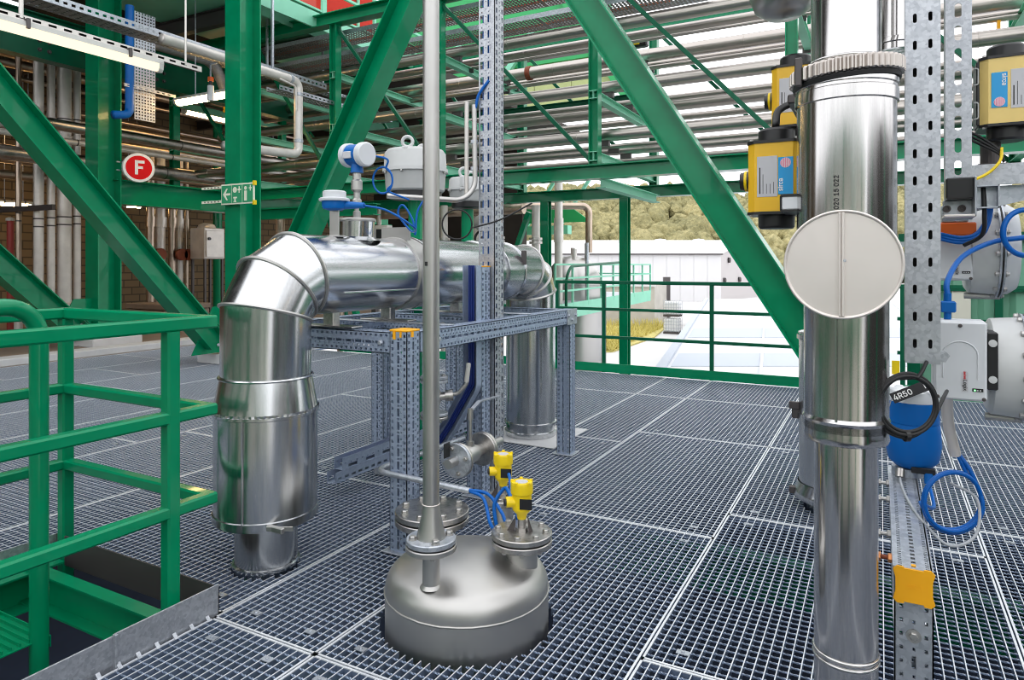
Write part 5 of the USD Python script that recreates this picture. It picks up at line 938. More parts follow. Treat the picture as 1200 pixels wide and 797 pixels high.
lamp('small warm light far inside under the beam left of the inner pipes', (-18, 11.25, 2.98), (-18, 11.75, 2.98), 0.14, 'warm_light', 3.3)
lamp('added warm lamp high in the hall behind the silver riser pipes', (-17.5, 7.6, 4.6), (-17.5, 9.0, 4.6), 0.16, 'warm_light', 1.7)  # this lamp and the two below are added to brighten the hall
lamp('added warm lamp high in the hall left of the checkered plate', (-14.5, 10.5, 5.0), (-14.5, 12.0, 5.0), 0.16, 'warm_light', 1.3)
lamp('added warm lamp over the inner pipes seen below the tie beam', (-15.5, 13.0, 4.4), (-15.5, 14.5, 4.4), 0.16, 'warm_light', 1.9)

# ================================================================== INSIDE THE HALL AT THE LEFT
single('wall_left', Mb().box(-20.4, -20.0, -7, 24, -0.2, 6.9), 'brick', kind='structure')
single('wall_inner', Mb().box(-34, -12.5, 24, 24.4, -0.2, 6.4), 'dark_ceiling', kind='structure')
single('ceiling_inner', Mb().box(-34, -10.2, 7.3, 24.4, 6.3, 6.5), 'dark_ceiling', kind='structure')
for k, y in enumerate((3.5, 5.0, 8.6, 10.6, 12.6, 15, 18)): single('ceiling_joist', ibeam((-20, y, 5.95), (-10.3, y, 5.95), 0.3, 0.15), 'dark_metal', f'dark joist under the hall ceiling at the upper left, {ORD[k]} from the front', 'joist', group='joists under the hall ceiling')
t = Thing('roof_edge_beam', 'deep dark green bolted beam behind the cable tray at the upper left', 'beam', (-12, 9, 5)); t.part('beam', ibeam((-12.4, 4, 5.15), (-12.4, 16, 5.15), 0.75, 0.25, flange=Z), 'dark_green')
for y in (6.3, 6.45, 8.4, 8.55):
    for z in (4.95, 5.1, 5.25): t.part('bolt', hexbolt((-12.39, y, z), X, 0.03, 0.03), 'dark_metal')
single('kerb', cbox(-10.5, -10.15, -1, 9.0, 0.0, 0.10, 0.01), 'plinth_concrete', 'pale concrete kerb where the gratings meet the hall floor', 'kerb')
for k, (y, r, lab) in enumerate(((7.10, 0.085, 'leftmost of the silver riser pipes'), (7.32, 0.07, 'slim silver riser second from the left in the group'), (7.56, 0.125, 'widest silver riser of the group, right of centre'), (7.80, 0.07, 'slim silver riser next to the green column'), (7.0, 0.05, 'thin brownish riser behind the silver risers'))):
    x = -14.0 - (0.5 if k == 4 else 0); t = Thing('riser_pipe', lab + ' at the far left', 'pipe', (x, y, 0))
    t.part('cladding', cyl((x, y, 0.55), (x, y, 5.9), r, n=24), 'interior_white' if k != 4 else 'interior_pipe', 40)
    for z in (2.05, 2.2, 4.0, 4.1): t.part('seam_ring', lathe([(r, 0), (r*1.04, 0.006), (r*1.04, 0.02), (r, 0.026)], (x, y, z + 0.1*k*0.3), Z, 24, False), 'dark_metal')
    t.part('foot', lathe([(r*1.5, 0.0), (r*1.5, 0.58), (r, 0.62)], (x, y, 0), Z, 24), 'interior_white', 30)
single('pipe_bracket', Mb().add(bar((-15.6, 6.86, 2.40), (-13.3, 7.0, 2.40), 0.06, 0.10)).add(bar((-15.5, 6.9, 0.0), (-15.5, 6.9, 2.4), 0.06, 0.06, Y)), 'dark_metal', 'grey bracket bar holding the silver risers at the far left', 'bracket')
single('riser_elbow', tube(arc_path([(-13.2, 4.2, 4.15), (-13.2, 6.7, 4.15), (-13.2, 6.7, 3.75), (-13.2, 4.6, 3.72)], 0.12), 0.05, 12), 'interior_white', 'bent white pipe doubling back under the long tube light', 'pipe', True)
for k, (z, r, lab) in enumerate(((3.80, 0.10, 'top clad pipe of the three behind the round red sign'), (3.58, 0.055, 'thin pipe of the three behind the round red sign'), (3.27, 0.13, 'thick clad pipe level with the round red sign'))):
    t = Thing('hall_pipe', lab, 'pipe', (-12.7, 9, z)); x = -12.7 - 0.25*k; t.part('cladding', cyl((x, 5.5, z), (x, 14, z), r, n=22), 'rack_steel' if k != 1 else 'interior_white', 40)
    for y in (7.2, 9.1, 11): t.part('seam_ring', lathe([(r, 0), (r*1.05, 0.006), (r*1.05, 0.02), (r, 0.026)], (x, y, z), Y, 22, False), 'dark_metal')
for k in range(9):
    z = 3.2 + 0.34*k + RNG.uniform(-0.05, 0.05); x = -15.8 - 0.35*(k % 3); r = RNG.uniform(0.04, 0.11)
    single('hall_pipe', cyl((x, 2, z), (x, 16, z), r, n=16), 'interior_pipe', f'brownish pipe running back high in the dark hall, {ORD[k]} from the bottom' , 'pipe', 40, 'brownish pipes high in the hall')
for k, (y, r, m) in enumerate(((11.35, 0.10, 'interior_pipe'), (11.62, 0.13, 'interior_white'), (11.98, 0.10, 'interior_pipe'), (12.2, 0.09, 'interior_white'), (12.42, 0.05, 'interior_pipe'))):
    t = Thing('inner_riser', ('tan', 'white banded', 'tan slim', 'white slim', 'thin brown')[k] + ' vertical pipe below the tie beam behind the falling left brace', 'pipe', (-17, y, 0))
    t.part('cladding', cyl((-17, y, 0.0), (-17, y, 4.5), r, n=22), m, 40); t.part('sleeve', lathe([(r*1.25, 2.35), (r*1.25, 2.62)], (-17, y, 0), Z, 22), m, 30)
    if k in (0, 2, 3): t.part('blank_disc', cyl((-16.8, y + 0.1, 1.62), (-16.7, y + 0.1, 1.62), 0.16, n=22), 'rust', 30); t.part('stub', cyl((-17, y + 0.1, 1.62), (-16.8, y + 0.1, 1.62), 0.06, n=14), 'dark_metal', 30)
t = Thing('control_cabinet', 'pale equipment cabinet on legs just left of the main green column', 'cabinet', (-16.4, 12.6, 0)); t.part('body', cbox(-16.7, -16.1, 12.3, 12.95, 1.5, 2.35, 0.02), 'interior_white'); t.part('door', cbox(-16.1, -16.07, 12.34, 12.91, 1.55, 2.28, 0.01), 'interior_white'); t.part('knob', cyl((-16.07, 12.42, 2.05), (-16.03, 12.42, 2.05), 0.04, n=14), 'black_plastic'); t.part('hood', lathe([(0.25, 2.35), (0.2, 2.45), (0.08, 2.5)], (-16.4, 12.6, 0), Z, 20), 'interior_white', 30)
for x in (-16.65, -16.15):
    for y in (12.35, 12.9): t.part('leg', cbox(x - 0.03, x + 0.03, y - 0.03, y + 0.03, 0, 1.5, 0.004), 'dark_metal')
for x, y, lab in ((-19.0, 9.6, 'dark green post by the brick wall at the left edge'), (-18.2, 13.4, 'green column behind the inner pipes'), (-17.6, 13.9, 'teal green round post right of the inner pipes')):
    single('hall_column', ibeam((x, y, 0), (x, y, 6.2), 0.3, 0.25) if lab[0] != 't' else cyl((x, y, 0), (x, y, 6.2), 0.13, n=20), 'dark_green' if lab[0] != 't' else 'green_paint', lab, 'column')
t = Thing('low_crate', 'brown-red low crate on the hall floor at the left edge', 'crate', (-15.5, 5.6, 0)); t.part('body', cbox(-16.6, -15.2, 5.2, 6.2, 0.05, 0.75, 0.02), 'brown_red'); t.part('lid', cbox(-16.65, -15.15, 5.15, 6.25, 0.75, 0.80, 0.01), 'brown_red'); t.part('runner', Mb().box(-16.5, -15.3, 5.25, 5.35, 0, 0.05).box(-16.5, -15.3, 6.05, 6.15, 0, 0.05), 'dark_metal')
t = Thing('thin_standpipe', 'thin brown-red standpipe beside the silver risers', 'pipe', (-15, 7.2, 0)); t.part('pipe', cyl((-14.9, 7.05, 0), (-14.9, 7.05, 2.2), 0.06, n=14), 'brown_red', 30); t.part('cap', lathe([(0.075, 2.2), (0.075, 2.25), (0.03, 2.27)], (-14.9, 7.05, 0), Z, 14), 'pale_grey_paint', 30)
t = Thing('pallet_stack', 'low wooden pallet stack on the hall floor under the tie beam', 'pallets', (-15, 10.5, 0))
for k in range(3): t.part('board_layer', cbox(-15.9, -14.4, 9.9 + 0.04*k, 11.1 + 0.04*k, 0.02 + 0.14*k, 0.14 + 0.14*k, 0.01), 'brown_concrete')
def cable_tray(lab, p0, p1, w, h, m='galvanised', floor='tray_grey', hang=()):
    p0, p1 = A(p0, float), A(p1, float); d = U(p1 - p0); n = np.cross(d, Z); L = np.linalg.norm(p1 - p0); t = Thing('cable_tray', lab, 'cable tray', (p0 + p1)/2)
    k = int(w/0.06); t.part('tray_floor', perf(p0 - n*w/2, n, d, w, L, [(0.015 + 0.06*q, 0.045 + 0.06*q, 0.10, 0.04, 0.02) for q in range(k)], 0.003), floor)
    for s in (-1, 1): t.part('side_rail', perf(p0 + n*s*w/2, Z, d, h, L, [(h*0.35, h*0.65, 0.10, 0.05, 0.02)], 0.003), m)
    for q in hang: c = p0 + d*q; t.part('hanger', Mb().add(bar(c + n*w*0.52, c + n*w*0.52 + Z*1.3, 0.04, 0.04, Y)).add(bar(c + n*w*0.6, c - n*w*0.6, 0.04, 0.04)), 'galvanised')
    return t
cable_tray('wide perforated cable tray running back above the tube light', (-9.3, 3.0, 4.62), (-9.3, 9.6, 4.62), 0.34, 0.11, hang=(5.3,))
cable_tray('shorter cable tray branching right behind the main green column', (-9.0, 8.2, 4.28), (-9.0, 11.2, 4.28), 0.30, 0.08)
cable_tray('narrow tray near the bridge end with its own hanger', (-10.6, 9.0, 5.05), (-10.6, 12.5, 5.05), 0.24, 0.07, hang=(0.4, 1.9))
for k in range(4): single('grey_cable_run', tube([(-9.42 + 0.07*k, y, 4.66 + 0.01*math.sin(y*2 + k)) for y in np.arange(3.0, 9.6, 0.3)], 0.022, 8), 'black_rubber', f'dark cable lying in the wide perforated tray, {ORD[k]} from its left side', 'cable', True, 'cables in the wide tray')
t = Thing('tray_plate', 'vertical checkered tray plate beside a blue hose bundle', 'plate', (-10.6, 7.0, 4)); t.part('plate', perf((-10.6, 6.80, 3.70), Y, Z, 0.36, 1.75, [(0.02 + 0.05*q, 0.045 + 0.05*q, 0.05, 0.025, 0.02) for q in range(7)], 0.004), 'galvanised')
t.part('cross_rail', perf((-10.55, 6.6, 4.18), Y, Z, 0.9, 0.05, [(0.05 + 0.1*q, 0.10 + 0.1*q, 0.05, 0.02, 0.015) for q in range(8)], 0.003), 'interior_white')
single('blue_hose', tube(arc_path([(-10.6, 6.72, 5.5), (-10.6, 6.72, 3.75), (-10.6, 6.45, 3.70)], 0.12), 0.065, 14), 'blue_plastic', 'thick blue hose bundle hanging beside the checkered plate', 'hose', True)
single('hose_arch', tube(arc_path([(-11.0, 6.9, 4.7), (-11.0, 7.2, 5.15), (-11.0, 8.6, 5.15), (-11.0, 8.9, 4.6)], 0.35), 0.10, 12), 'tray_grey', 'thick grey ribbed hose arching above the wide cable tray', 'hose', True)
t = Thing('warning_beacon', 'small white cylinder with orange top under the wide tray', 'beacon', (-9.6, 7.5, 4)); t.part('body', cyl((-9.6, 7.45, 4.02), (-9.6, 7.45, 4.26), 0.05, n=18), 'white_plastic', 30); t.part('top', cyl((-9.6, 7.45, 4.33), (-9.6, 7.45, 4.40), 0.045, n=16), 'orange_plastic', 30); t.part('neck', cyl((-9.6, 7.45, 4.26), (-9.6, 7.45, 4.33), 0.03, n=12), 'black_plastic', 30); t.part('bracket', Mb().box(-9.61, -9.59, 7.44, 7.46, 4.40, 4.62).box(-9.61, -9.45, 7.44, 7.46, 4.60, 4.62), 'galvanised')
t = Thing('bent_white_pipe', 'silver-white pipe elbowing down and back, right of the main green column', 'pipe', (-8.6, 8.3, 3.8))
t.part('pipe', tube(arc_path([(-8.6, 5.9, 4.42), (-8.6, 8.38, 4.42), (-8.6, 8.38, 3.20), (-8.6, 6.9, 3.12)], 0.13, 9), 0.072, 20), 'interior_white', True)
for c, d in (((-8.6, 8.2, 4.42), Y), ((-8.6, 8.38, 4.2), Z), ((-8.6, 8.38, 3.42), Z)): t.part('band', lathe([(0.073, -0.03), (0.080, -0.025), (0.080, 0.025), (0.073, 0.03)], c, d, 20, False), 'galvanised', 30)
t.part('hanger', cyl((-8.6, 7.0, 4.48), (-8.6, 7.0, 6.85), 0.012, n=8), 'galvanised'); t.part('tracer', tube(arc_path([(-8.52, 7.9, 4.34), (-8.52, 8.24, 4.30), (-8.52, 8.26, 3.9)], 0.06), 0.018, 8), 'interior_white', True)
# upper gallery seen through the top left of the bridge
t = Thing('upper_gallery', 'pale green gallery beams above the bridge at the upper left', 'gallery', (-10, 10, 5.8))
for x, z, b in ((-9.3, 5.92, 0.30), (-9.9, 6.05, 0.34)): t.part('fascia', cbox(x - 0.02, x + 0.02, 7.4, 13, z - b/2, z + b/2, 0.004), 'pale_green')
t.part('deck', cbox(-12.5, -9.3, 7.4, 13, 6.12, 6.16, 0.004), 'pale_green')
for y in (8.2, 9.7, 11.2): t.part('rail_post', bar((-9.32, y, 6.1), (-9.32, y, 7.3), 0.06, 0.06, Y), 'pale_green')
for z in (6.6, 7.2): t.part('rail', bar((-9.32, 7.4, z), (-9.32, 13, z), 0.05, 0.05), 'pale_green')
t = Thing('red_cabin', 'bright red cabin on the upper gallery at the top edge', 'cabin', (-10.6, 10.3, 6.2)); t.part('body', cbox(-11.4, -10.0, 9.4, 12.0, 6.17, 8.2, 0.02), 'red_wall'); t.part('door', cbox(-10.0, -9.97, 9.5, 10.2, 6.2, 8.1, 0.01), 'door_red'); t.part('door_frame', Mb().box(-9.98, -9.94, 10.4, 10.46, 6.35, 8.1).box(-9.98, -9.94, 11.4, 11.46, 6.35, 8.1).box(-9.98, -9.94, 10.4, 11.46, 6.30, 6.36), 'pale_green')
# plant between the duct and the bridge
vals = [(-11.2, 10.4, 0.09, 'interior_pipe'), (-10.9, 10.6, 0.11, 'interior_pipe'), (-10.4, 10.2, 0.05, 'dark_metal'), (-9.9, 10.8, 0.06, 'interior_pipe'), (-9.2, 11.2, 0.05, 'rack_steel'), (-8.2, 11.4, 0.09, 'interior_white'), (-7.5, 11.1, 0.07, 'interior_white'), (-7.0, 11.6, 0.12, 'interior_white'), (-6.2, 11.0, 0.06, 'interior_pipe'), (-5.9, 11.9, 0.08, 'interior_white')]
for k, (x, y, r, m) in enumerate(vals):
    t = Thing('process_pipe', f'{("tan", "broad tan", "dark thin", "brownish", "grey slim", "white", "narrow white", "broad white", "thin tan", "pale")[k]} vertical pipe standing below the bridge behind the duct', 'pipe', (x, y, -4), None)
    t.part('pipe', cyl((x, y, -4.05), (x, y, 2.5), r, n=18), m, 40); t.part('flange', lathe([(r*1.6, 1.75), (r*1.6, 1.80)], (x, y, 0), Z, 18), 'valve_steel', 30); t.part('flange', lathe([(r*1.6, 1.82), (r*1.6, 1.87)], (x, y, 0), Z, 18), 'valve_steel', 30)
for k, (a, b, r, m, lab) in enumerate((((-11, 11.4, 2.40), (-5.9, 11.4, 2.40), 0.10, 'interior_pipe', 'horizontal tan pipe below the bridge right of the tall strut'), ((-11.5, 12.0, 1.55), (-6, 12.0, 1.55), 0.07, 'interior_white', 'white horizontal pipe below the bridge behind the duct'), ((-10.5, 10.6, 1.25), (-6.5, 10.6, 1.25), 0.05, 'rack_steel', 'grey horizontal pipe just above the duct line'))):
    single('process_pipe', cyl(a, b, r, n=18), m, lab, 'pipe', 40)
for k, (x, y, z) in enumerate(((-6.55, 11.3, 1.75), (-7.7, 11.0, 1.45), (-9.2, 11.2, 1.6))):
    t = Thing('gate_valve', ('gate valve with dark handwheel right of the tall strut', 'gate valve with dark handwheel behind the tall strut', 'gate valve with dark handwheel behind the standpipe')[k], 'valve', (x, y, z))
    t.part('body', lathe([(0.16, -0.2), (0.10, -0.12), (0.16, 0), (0.10, 0.12), (0.16, 0.2)], (x, y, z), X, 20), 'valve_steel', 30); t.part('stem', cyl((x, y, z), (x, y - 0.35, z + 0.1), 0.03, n=12), 'dark_metal', 30); t.part('handwheel', tube(circ((x, y - 0.35, z + 0.1), 0.15, X, U([0, 0.28, 1]), 24), 0.022, 8, closed=True), 'black_plastic', True)
t = Thing('gate_motor', 'grey cylinder motor tilted on a pale green strut right of the tall strut', 'motor', (-6.3, 11, 2.0)); t.part('body', cyl((-6.55, 10.9, 2.12), (-6.2, 10.7, 2.16), 0.15, n=24), 'grey_cast', 35); t.part('end_ring', lathe([(0.17, 0), (0.17, 0.04)], (-6.2, 10.7, 2.16), U([0.86, -0.5, 0.1]), 24), 'light_grey', 30); t.part('strut', bar((-6.2, 10.7, 2.0), (-5.6, 10.3, 0.9), 0.10, 0.10), 'pale_green')
t = Thing('switch_box', 'white switch box with black panel behind the motor housings', 'switch box', (-8.0, 9.6, 1.6)); t.part('case', cbox(-8.3, -7.7, 9.6, 9.75, 1.35, 2.05, 0.01), 'interior_white'); t.part('panel', cbox(-8.2, -7.98, 9.57, 9.61, 1.5, 1.98, 0.005), 'dark_metal'); t.part('panel', cbox(-7.93, -7.75, 9.57, 9.61, 1.8, 1.98, 0.005), 'black_plastic'); t.part('stand', Mb().box(-8.1, -8.0, 9.65, 9.72, -4, 1.35), 'dark_metal')
for k, (a, b) in enumerate((((-10.3, 9.5, 0.3), (-9.3, 9.5, 2.65)), ((-9.1, 9.5, 2.65), (-8.3, 9.5, 0.4)), ((-6.9, 12.2, 0.6), (-6.2, 12.2, 2.4)))): single('lattice_brace', bar(a, b, 0.10, 0.10), 'green_paint', f'short green lattice brace among the pipes behind the duct, {ORD[k]} from the left', 'brace', group='lattice braces behind the duct')

# ================================================================== OUTSIDE: towers, silo, hall, roofs, hill
t = Thing('tower_block', 'olive clad process tower with green columns behind the pipe bridge', 'building', (-17, 27, -4))
for k in range(9): x0 = -25 + 1.72*k; t.part('cladding_panel', cbox(x0, x0 + 1.70, 26.0, 26.2, 7.6, 9.9, 0.02), 'olive_cladding')
t.part('window_band', box(-25, -9.6, 26.1, 26.3, 9.9, 11.2), 'dark_metal'); t.part('upper_cladding', box(-25, -9.6, 26.0, 26.3, 11.2, 13.5), 'bright_green'); t.part('sill', box(-25, -9.6, 25.9, 26.3, 9.8, 9.95), 'bright_green')
for x in (-24, -20, -16.2, -12.4): t.part('column', ibeam((x, 25.7, -4), (x, 25.7, 13.5), 0.5, 0.5), 'green_paint')
for x in (-18, -14.4): t.part('brace', bar((x - 1.5, 25.8, 7.5), (x + 1.5, 25.8, 11.2), 0.25, 0.25), 'pale_green')
t.part('slope_brace', bar((-12.2, 25.8, 13.4), (-8.6, 25.8, 7.6), 0.3, 0.3), 'bright_green')
for z in (4.9, 2.6): t.part('floor_beam', box(-25, -11.2, 25.5, 25.9, z, z + 0.35), 'pale_green')
t.part('canopy', prism([(-22, 3.0), (-9.8, 3.0), (-11.5, 4.2), (-22, 4.6)], (0, 24.6, 0), X, Z, 0.08), 'bright_green')
for x in np.arange(-24, -11.5, 1.55): t.part('lattice', bar((x, 25.6, 2.9), (x + 1.4, 25.6, 4.9), 0.12, 0.12), 'pale_green')
SX, SY = -7.92, 18.45
t = Thing('silo', 'pale steel silo with domed head behind the guard railing', 'silo', (SX, SY, -4))
t.part('shell', cyl((SX, SY, -4.05), (SX, SY, 0.78), 0.83, n=56), 'silo_steel', 40); t.part('dome', lathe([(0.83, 0.78), (0.81, 0.95), (0.70, 1.22), (0.50, 1.46), (0.25, 1.58), (0.02, 1.62)], (SX, SY, 0), Z, 56, False), 'silo_steel', 50); t.part('seam', lathe([(0.83, 0.76), (0.845, 0.77), (0.845, 0.81), (0.83, 0.82)], (SX, SY, 0), Z, 56, False), 'silo_steel', 30); t.part('seam', lathe([(0.83, -1.5), (0.836, -1.49), (0.836, -1.46), (0.83, -1.45)], (SX, SY, 0), Z, 56, False), 'silo_steel', 30)
for a, h in ((0.5, 0.42), (2.0, 0.30), (3.6, 0.34), (5.2, 0.25)): t.part('nozzle', cyl((SX + 0.4*math.cos(a), SY + 0.4*math.sin(a), 1.35), (SX + 0.4*math.cos(a), SY + 0.4*math.sin(a), 1.55 + h), 0.07, n=14), 'interior_white', 30)
single('silo_pipe', tube(arc_path([(-9.2, 17.6, 3.05), (-7.45, 18.5, 3.05), (-7.45, 18.5, 1.7)], 0.22), 0.10, 16), 'interior_pipe', 'tan pipe bending down onto the silo dome', 'pipe', True)
single('white_downpipe', Mb().cyl((-7.05, 15.5, -4), (-7.05, 15.5, 3.5), 0.10, n=20).cyl((-7.05, 15.5, 1.9), (-7.05, 15.5, 2.5), 0.12, n=20), 'interior_white', 'pale vertical downpipe left of the silo', 'pipe', 30)
single('silo_standpipe', cyl((-7.15, 17.6, 0.3), (-7.15, 17.6, 1.95), 0.05, n=14), 'galvanised', 'slim grey pipe in front of the silo dome', 'pipe', 40)
t = Thing('silo_platform', 'pale green platform with railing around the silo', 'platform', (-8, 18, 0.3)); PG = 'pale_green'
t.part('deck', prism([(-11, 14.2), (-6.55, 14.2), (-7.3, 24.0), (-11, 24.0)], (0, 0, 0.30), X, Y, 0.04), 'galvanised')
t.part('fascia', sweep_poly([(-0.02, -0.25), (0.02, -0.25), (0.02, 0.12), (-0.02, 0.12)], (-6.55, 14.2, 0.3), (-7.3, 24.0, 0.3), Z), PG); t.part('fascia', box(-11, -6.55, 14.16, 14.2, 0.05, 0.42), PG)
for q in np.linspace(0, 1, 9): p = A([-6.55, 14.2, 0.3])*(1-q) + A([-7.3, 24.0, 0.3])*q; t.part('post', bar(p, p + Z*1.05, 0.05, 0.05, Y), PG)
for z in (0.72, 1.02, 1.35): t.part('rail', bar((-6.55, 14.2, z), (-7.3, 24, z), 0.045, 0.045), PG); t.part('rail', bar((-7.3, 24, z), (-11, 24, z), 0.045, 0.045), PG)
for x in (-8.2, -9.2): t.part('post', bar((x, 24, 0.3), (x, 24, 1.35), 0.05, 0.05, Y), PG)
single('stair_handrail', tube(arc_path([(-6.45, 14.6, 0.1), (-6.45, 14.6, 1.30), (-6.7, 19.2, 1.42)], 0.5, 9), 0.035, 10), 'dark_green', 'dark curved handrail rising in front of the silo platform', 'handrail', True)
t = Thing('storage_hall', 'long pale grey storage hall with skylight domes below the wooded hill', 'building', (-25, 105, -4))
c = A([-20.57, 102.54]); a = U(A([0.88, 0.475])); b = U(A([0.33*0.88 - 0.47*0.94 + 0.28, 0.33*0.475 + 0.88*0.94])); Lh, Gh = 34.0, 21.0
def P2(u, v, z): q = c - a*u + b*v; return (q[0], q[1], z)
nW = 17
for k in range(nW):
    u0, u1 = Lh*k/nW + 0.02, Lh*(k+1)/nW - 0.02; t.part('wall_panel', hull([P2(u0, 0, -4.06), P2(u1, 0, -4.06), P2(u0, 0, 2.9), P2(u1, 0, 2.9), P2(u0, 0.2, -4.06), P2(u1, 0.2, -4.06), P2(u0, 0.2, 2.9), P2(u1, 0.2, 2.9)]), 'hall_wall')
t.part('gable_wall', hull([P2(0.0, 0.1, -4.06), P2(0, Gh, -4.06), P2(0, 0.1, 2.95), P2(0, Gh, 2.95), P2(0, Gh/2, 5.0), P2(0.3, 0.1, -4.06), P2(0.3, Gh, -4.06), P2(0.3, 0.1, 2.95), P2(0.3, Gh, 2.95), P2(0.3, Gh/2, 5.0)]), 'hall_gable')
t.part('roof', Mb().add(hull([P2(-0.4, -0.4, 2.95), P2(Lh, -0.4, 2.95), P2(-0.4, Gh/2, 5.05), P2(Lh, Gh/2, 5.05), P2(-0.4, -0.4, 3.1), P2(Lh, -0.4, 3.1), P2(-0.4, Gh/2, 5.2), P2(Lh, Gh/2, 5.2)])).add(hull([P2(-0.4, Gh + 0.4, 2.95), P2(Lh, Gh + 0.4, 2.95), P2(-0.4, Gh/2, 5.05), P2(Lh, Gh/2, 5.05), P2(-0.4, Gh + 0.4, 3.1), P2(Lh, Gh + 0.4, 3.1), P2(-0.4, Gh/2, 5.2), P2(Lh, Gh/2, 5.2)])), 'hall_roof')
t.part('gutter', hull([P2(-0.4, -0.5, 2.75), P2(Lh, -0.5, 2.75), P2(-0.4, -0.3, 2.75), P2(Lh, -0.3, 2.75), P2(-0.4, -0.5, 2.95), P2(Lh, -0.5, 2.95), P2(-0.4, -0.3, 2.95), P2(Lh, -0.3, 2.95)]), 'dark_metal')
for u_ in (6.5, 12.5, 18.0): t.part('skylight', lathe([(1.3, 0), (1.2, 0.5), (0.8, 0.8), (0.1, 0.9)], P2(u_, Gh*0.42, 4.5), Z, 20), 'roof_sheet', 40)
for v_, z_ in ((3.0, 2.0), (8, -1.0), (1.0, -1.0)): t.part('wall_lamp', lathe([(0.4, 0), (0.4, 0.3)], P2(-0.05, v_, z_), (a[0], a[1], 0), 12), 'dark_metal')
t = Thing('low_roof', 'broad low white roof directly beyond the guard railing', 'roof', (0, 40, -4))
t.part('sheet', prism([(-5.05, 15.5), (14, 15.5), (22, 82), (-2, 79), (-14.8, 67.2)], (0, 0, -2.2), X, Y, 0.2), 'roof_sheet'); t.part('wall', prism([(-4.8, 15.8), (13.7, 15.8), (21.7, 81.6), (-2, 78.6), (-14.5, 67)], (0, 0, -4.06), X, Y, 1.86), 'hall_wall')
for k, (d0, wd) in enumerate(((22.4, 3.2), (31.2, 4.6))):
    f = lambda Zc, Xc: (Xc*0.88 - Zc*0.4752, Xc*0.4752 + Zc*0.88)
    x0 = 4.9 + (d0 - 22.5)*0.322 + 0.35; t.part('translucent_band', prism([f(d0, x0), f(d0, 24), f(d0 + wd, 24), f(d0 + wd, x0 + wd*0.322)], (0, 0, -2.0), X, Y, 0.02), 'roof_band')  # shadow stripes across the roof, painted as blue-grey strips
t.part('edge_trim', sweep_poly([(-0.15, 0), (0.15, 0), (0.15, 0.12), (-0.15, 0.12)], (-5.05, 15.5, -2.0), (-14.8, 67.2, -2.0), Z), 'roof_band')
for k in range(1, 7): q = k/7; t.part('standing_seam', sweep_poly([(-0.05, 0), (0.05, 0), (0.05, 0.06), (-0.05, 0.06)], (-5.05 + 19*q, 15.5, -2.0), (-14.8 + 36*q, 67.2 + 13*q, -2.0), Z), 'roof_sheet')
t = Thing('yard_wall', 'plain concrete yard wall right of the silo behind dry grass', 'wall', (-20, 55, -4))
f = lambda Xc, Zc: (Xc*0.88 - Zc*0.4752, Xc*0.4752 + Zc*0.88)
t.part('front', prism([f(2.5, 58.4), f(12.2, 58.4), f(12.2, 59), f(2.5, 59)], (0, 0, -4.06), X, Y, 3.5), 'wall_concrete'); t.part('return_wall', prism([f(12.2, 58.4), f(14.4, 63), f(14.1, 63.2), f(11.9, 58.8)], (0, 0, -4.06), X, Y, 3.7), 'wall_concrete'); t.part('coping', prism([f(2.4, 58.2), f(12.3, 58.2), f(12.3, 59.1), f(2.4, 59.1)], (0, 0, -0.56), X, Y, 0.15), 'plinth_concrete'); t.part('frame', Mb().add(prism([f(13.9, 62.5), f(14.5, 62.5), f(14.5, 62.9), f(13.9, 62.9)], (0, 0, -4), X, Y, 4.2)), 'dark_metal')
for k, z in enumerate((-4.06, -2.72)):
    x, y = f(12.6, 53.5); t = Thing('bulk_container', ('lower caged white bulk container at the end of the yard wall', 'upper caged white bulk container stacked at the end of the yard wall')[k], 'container', (x, y, z))
    t.part('pallet', Mb().box(x - 0.62, x + 0.62, y - 0.5, y - 0.35, z, z + 0.13).box(x - 0.62, x + 0.62, y + 0.35, y + 0.5, z, z + 0.13).box(x - 0.62, x + 0.62, y - 0.08, y + 0.08, z, z + 0.13).box(x - 0.62, x + 0.62, y - 0.52, y + 0.52, z + 0.13, z + 0.16), 'dark_metal'); t.part('tank', cbox(x - 0.57, x + 0.57, y - 0.47, y + 0.47, z + 0.17, z + 1.20, 0.08), 'tote_plastic')
    m = Mb()
    for q in np.linspace(-0.6, 0.6, 7): m.box(x + q - 0.012, x + q + 0.012, y - 0.52, y - 0.50, z + 0.16, z + 1.24).box(x + q - 0.012, x + q + 0.012, y + 0.5, y + 0.52, z + 0.16, z + 1.24)
    for q in np.linspace(0.2, 1.22, 5): m.box(x - 0.62, x + 0.62, y - 0.53, y - 0.51, z + q, z + q + 0.024).box(x + 0.6, x + 0.62, y - 0.52, y + 0.52, z + q, z + q + 0.024).box(x - 0.62, x - 0.60, y - 0.52, y + 0.52, z + q, z + q + 0.024)
    t.part('cage', m, 'galvanised')
single('grass_bank', prism([f(2.5, 58.3), f(13.2, 58.3), f(10.4, 50), f(6.2, 42), f(2.5, 41)], (0, 0, -4.06), X, Y, 0.10), 'grass_ground', 'dry yellow grass bank below the yard wall', 'grass bank')
bl = Mb(); rg = np.random.default_rng(3); qv = []; qf = []
for k in range(7000):
    Zc = rg.uniform(42, 57.9); Xc = rg.uniform(2.6, 6.2 + 6.8*(Zc - 42)/16); x, y = f(Xc, Zc); h = rg.uniform(0.15, 0.55) + (0.4 if Zc > 56.5 else 0); an = rg.uniform(0, 6.28); dx, dy = 0.05*math.cos(an), 0.05*math.sin(an); lx, ly = rg.normal(0, 0.15, 2)
    n0 = len(qv); qv += [(x - dx, y - dy, -3.97), (x + dx, y + dy, -3.97), (x + lx, y + ly, -3.96 + h)]; qf.append((n0, n0+1, n0+2))
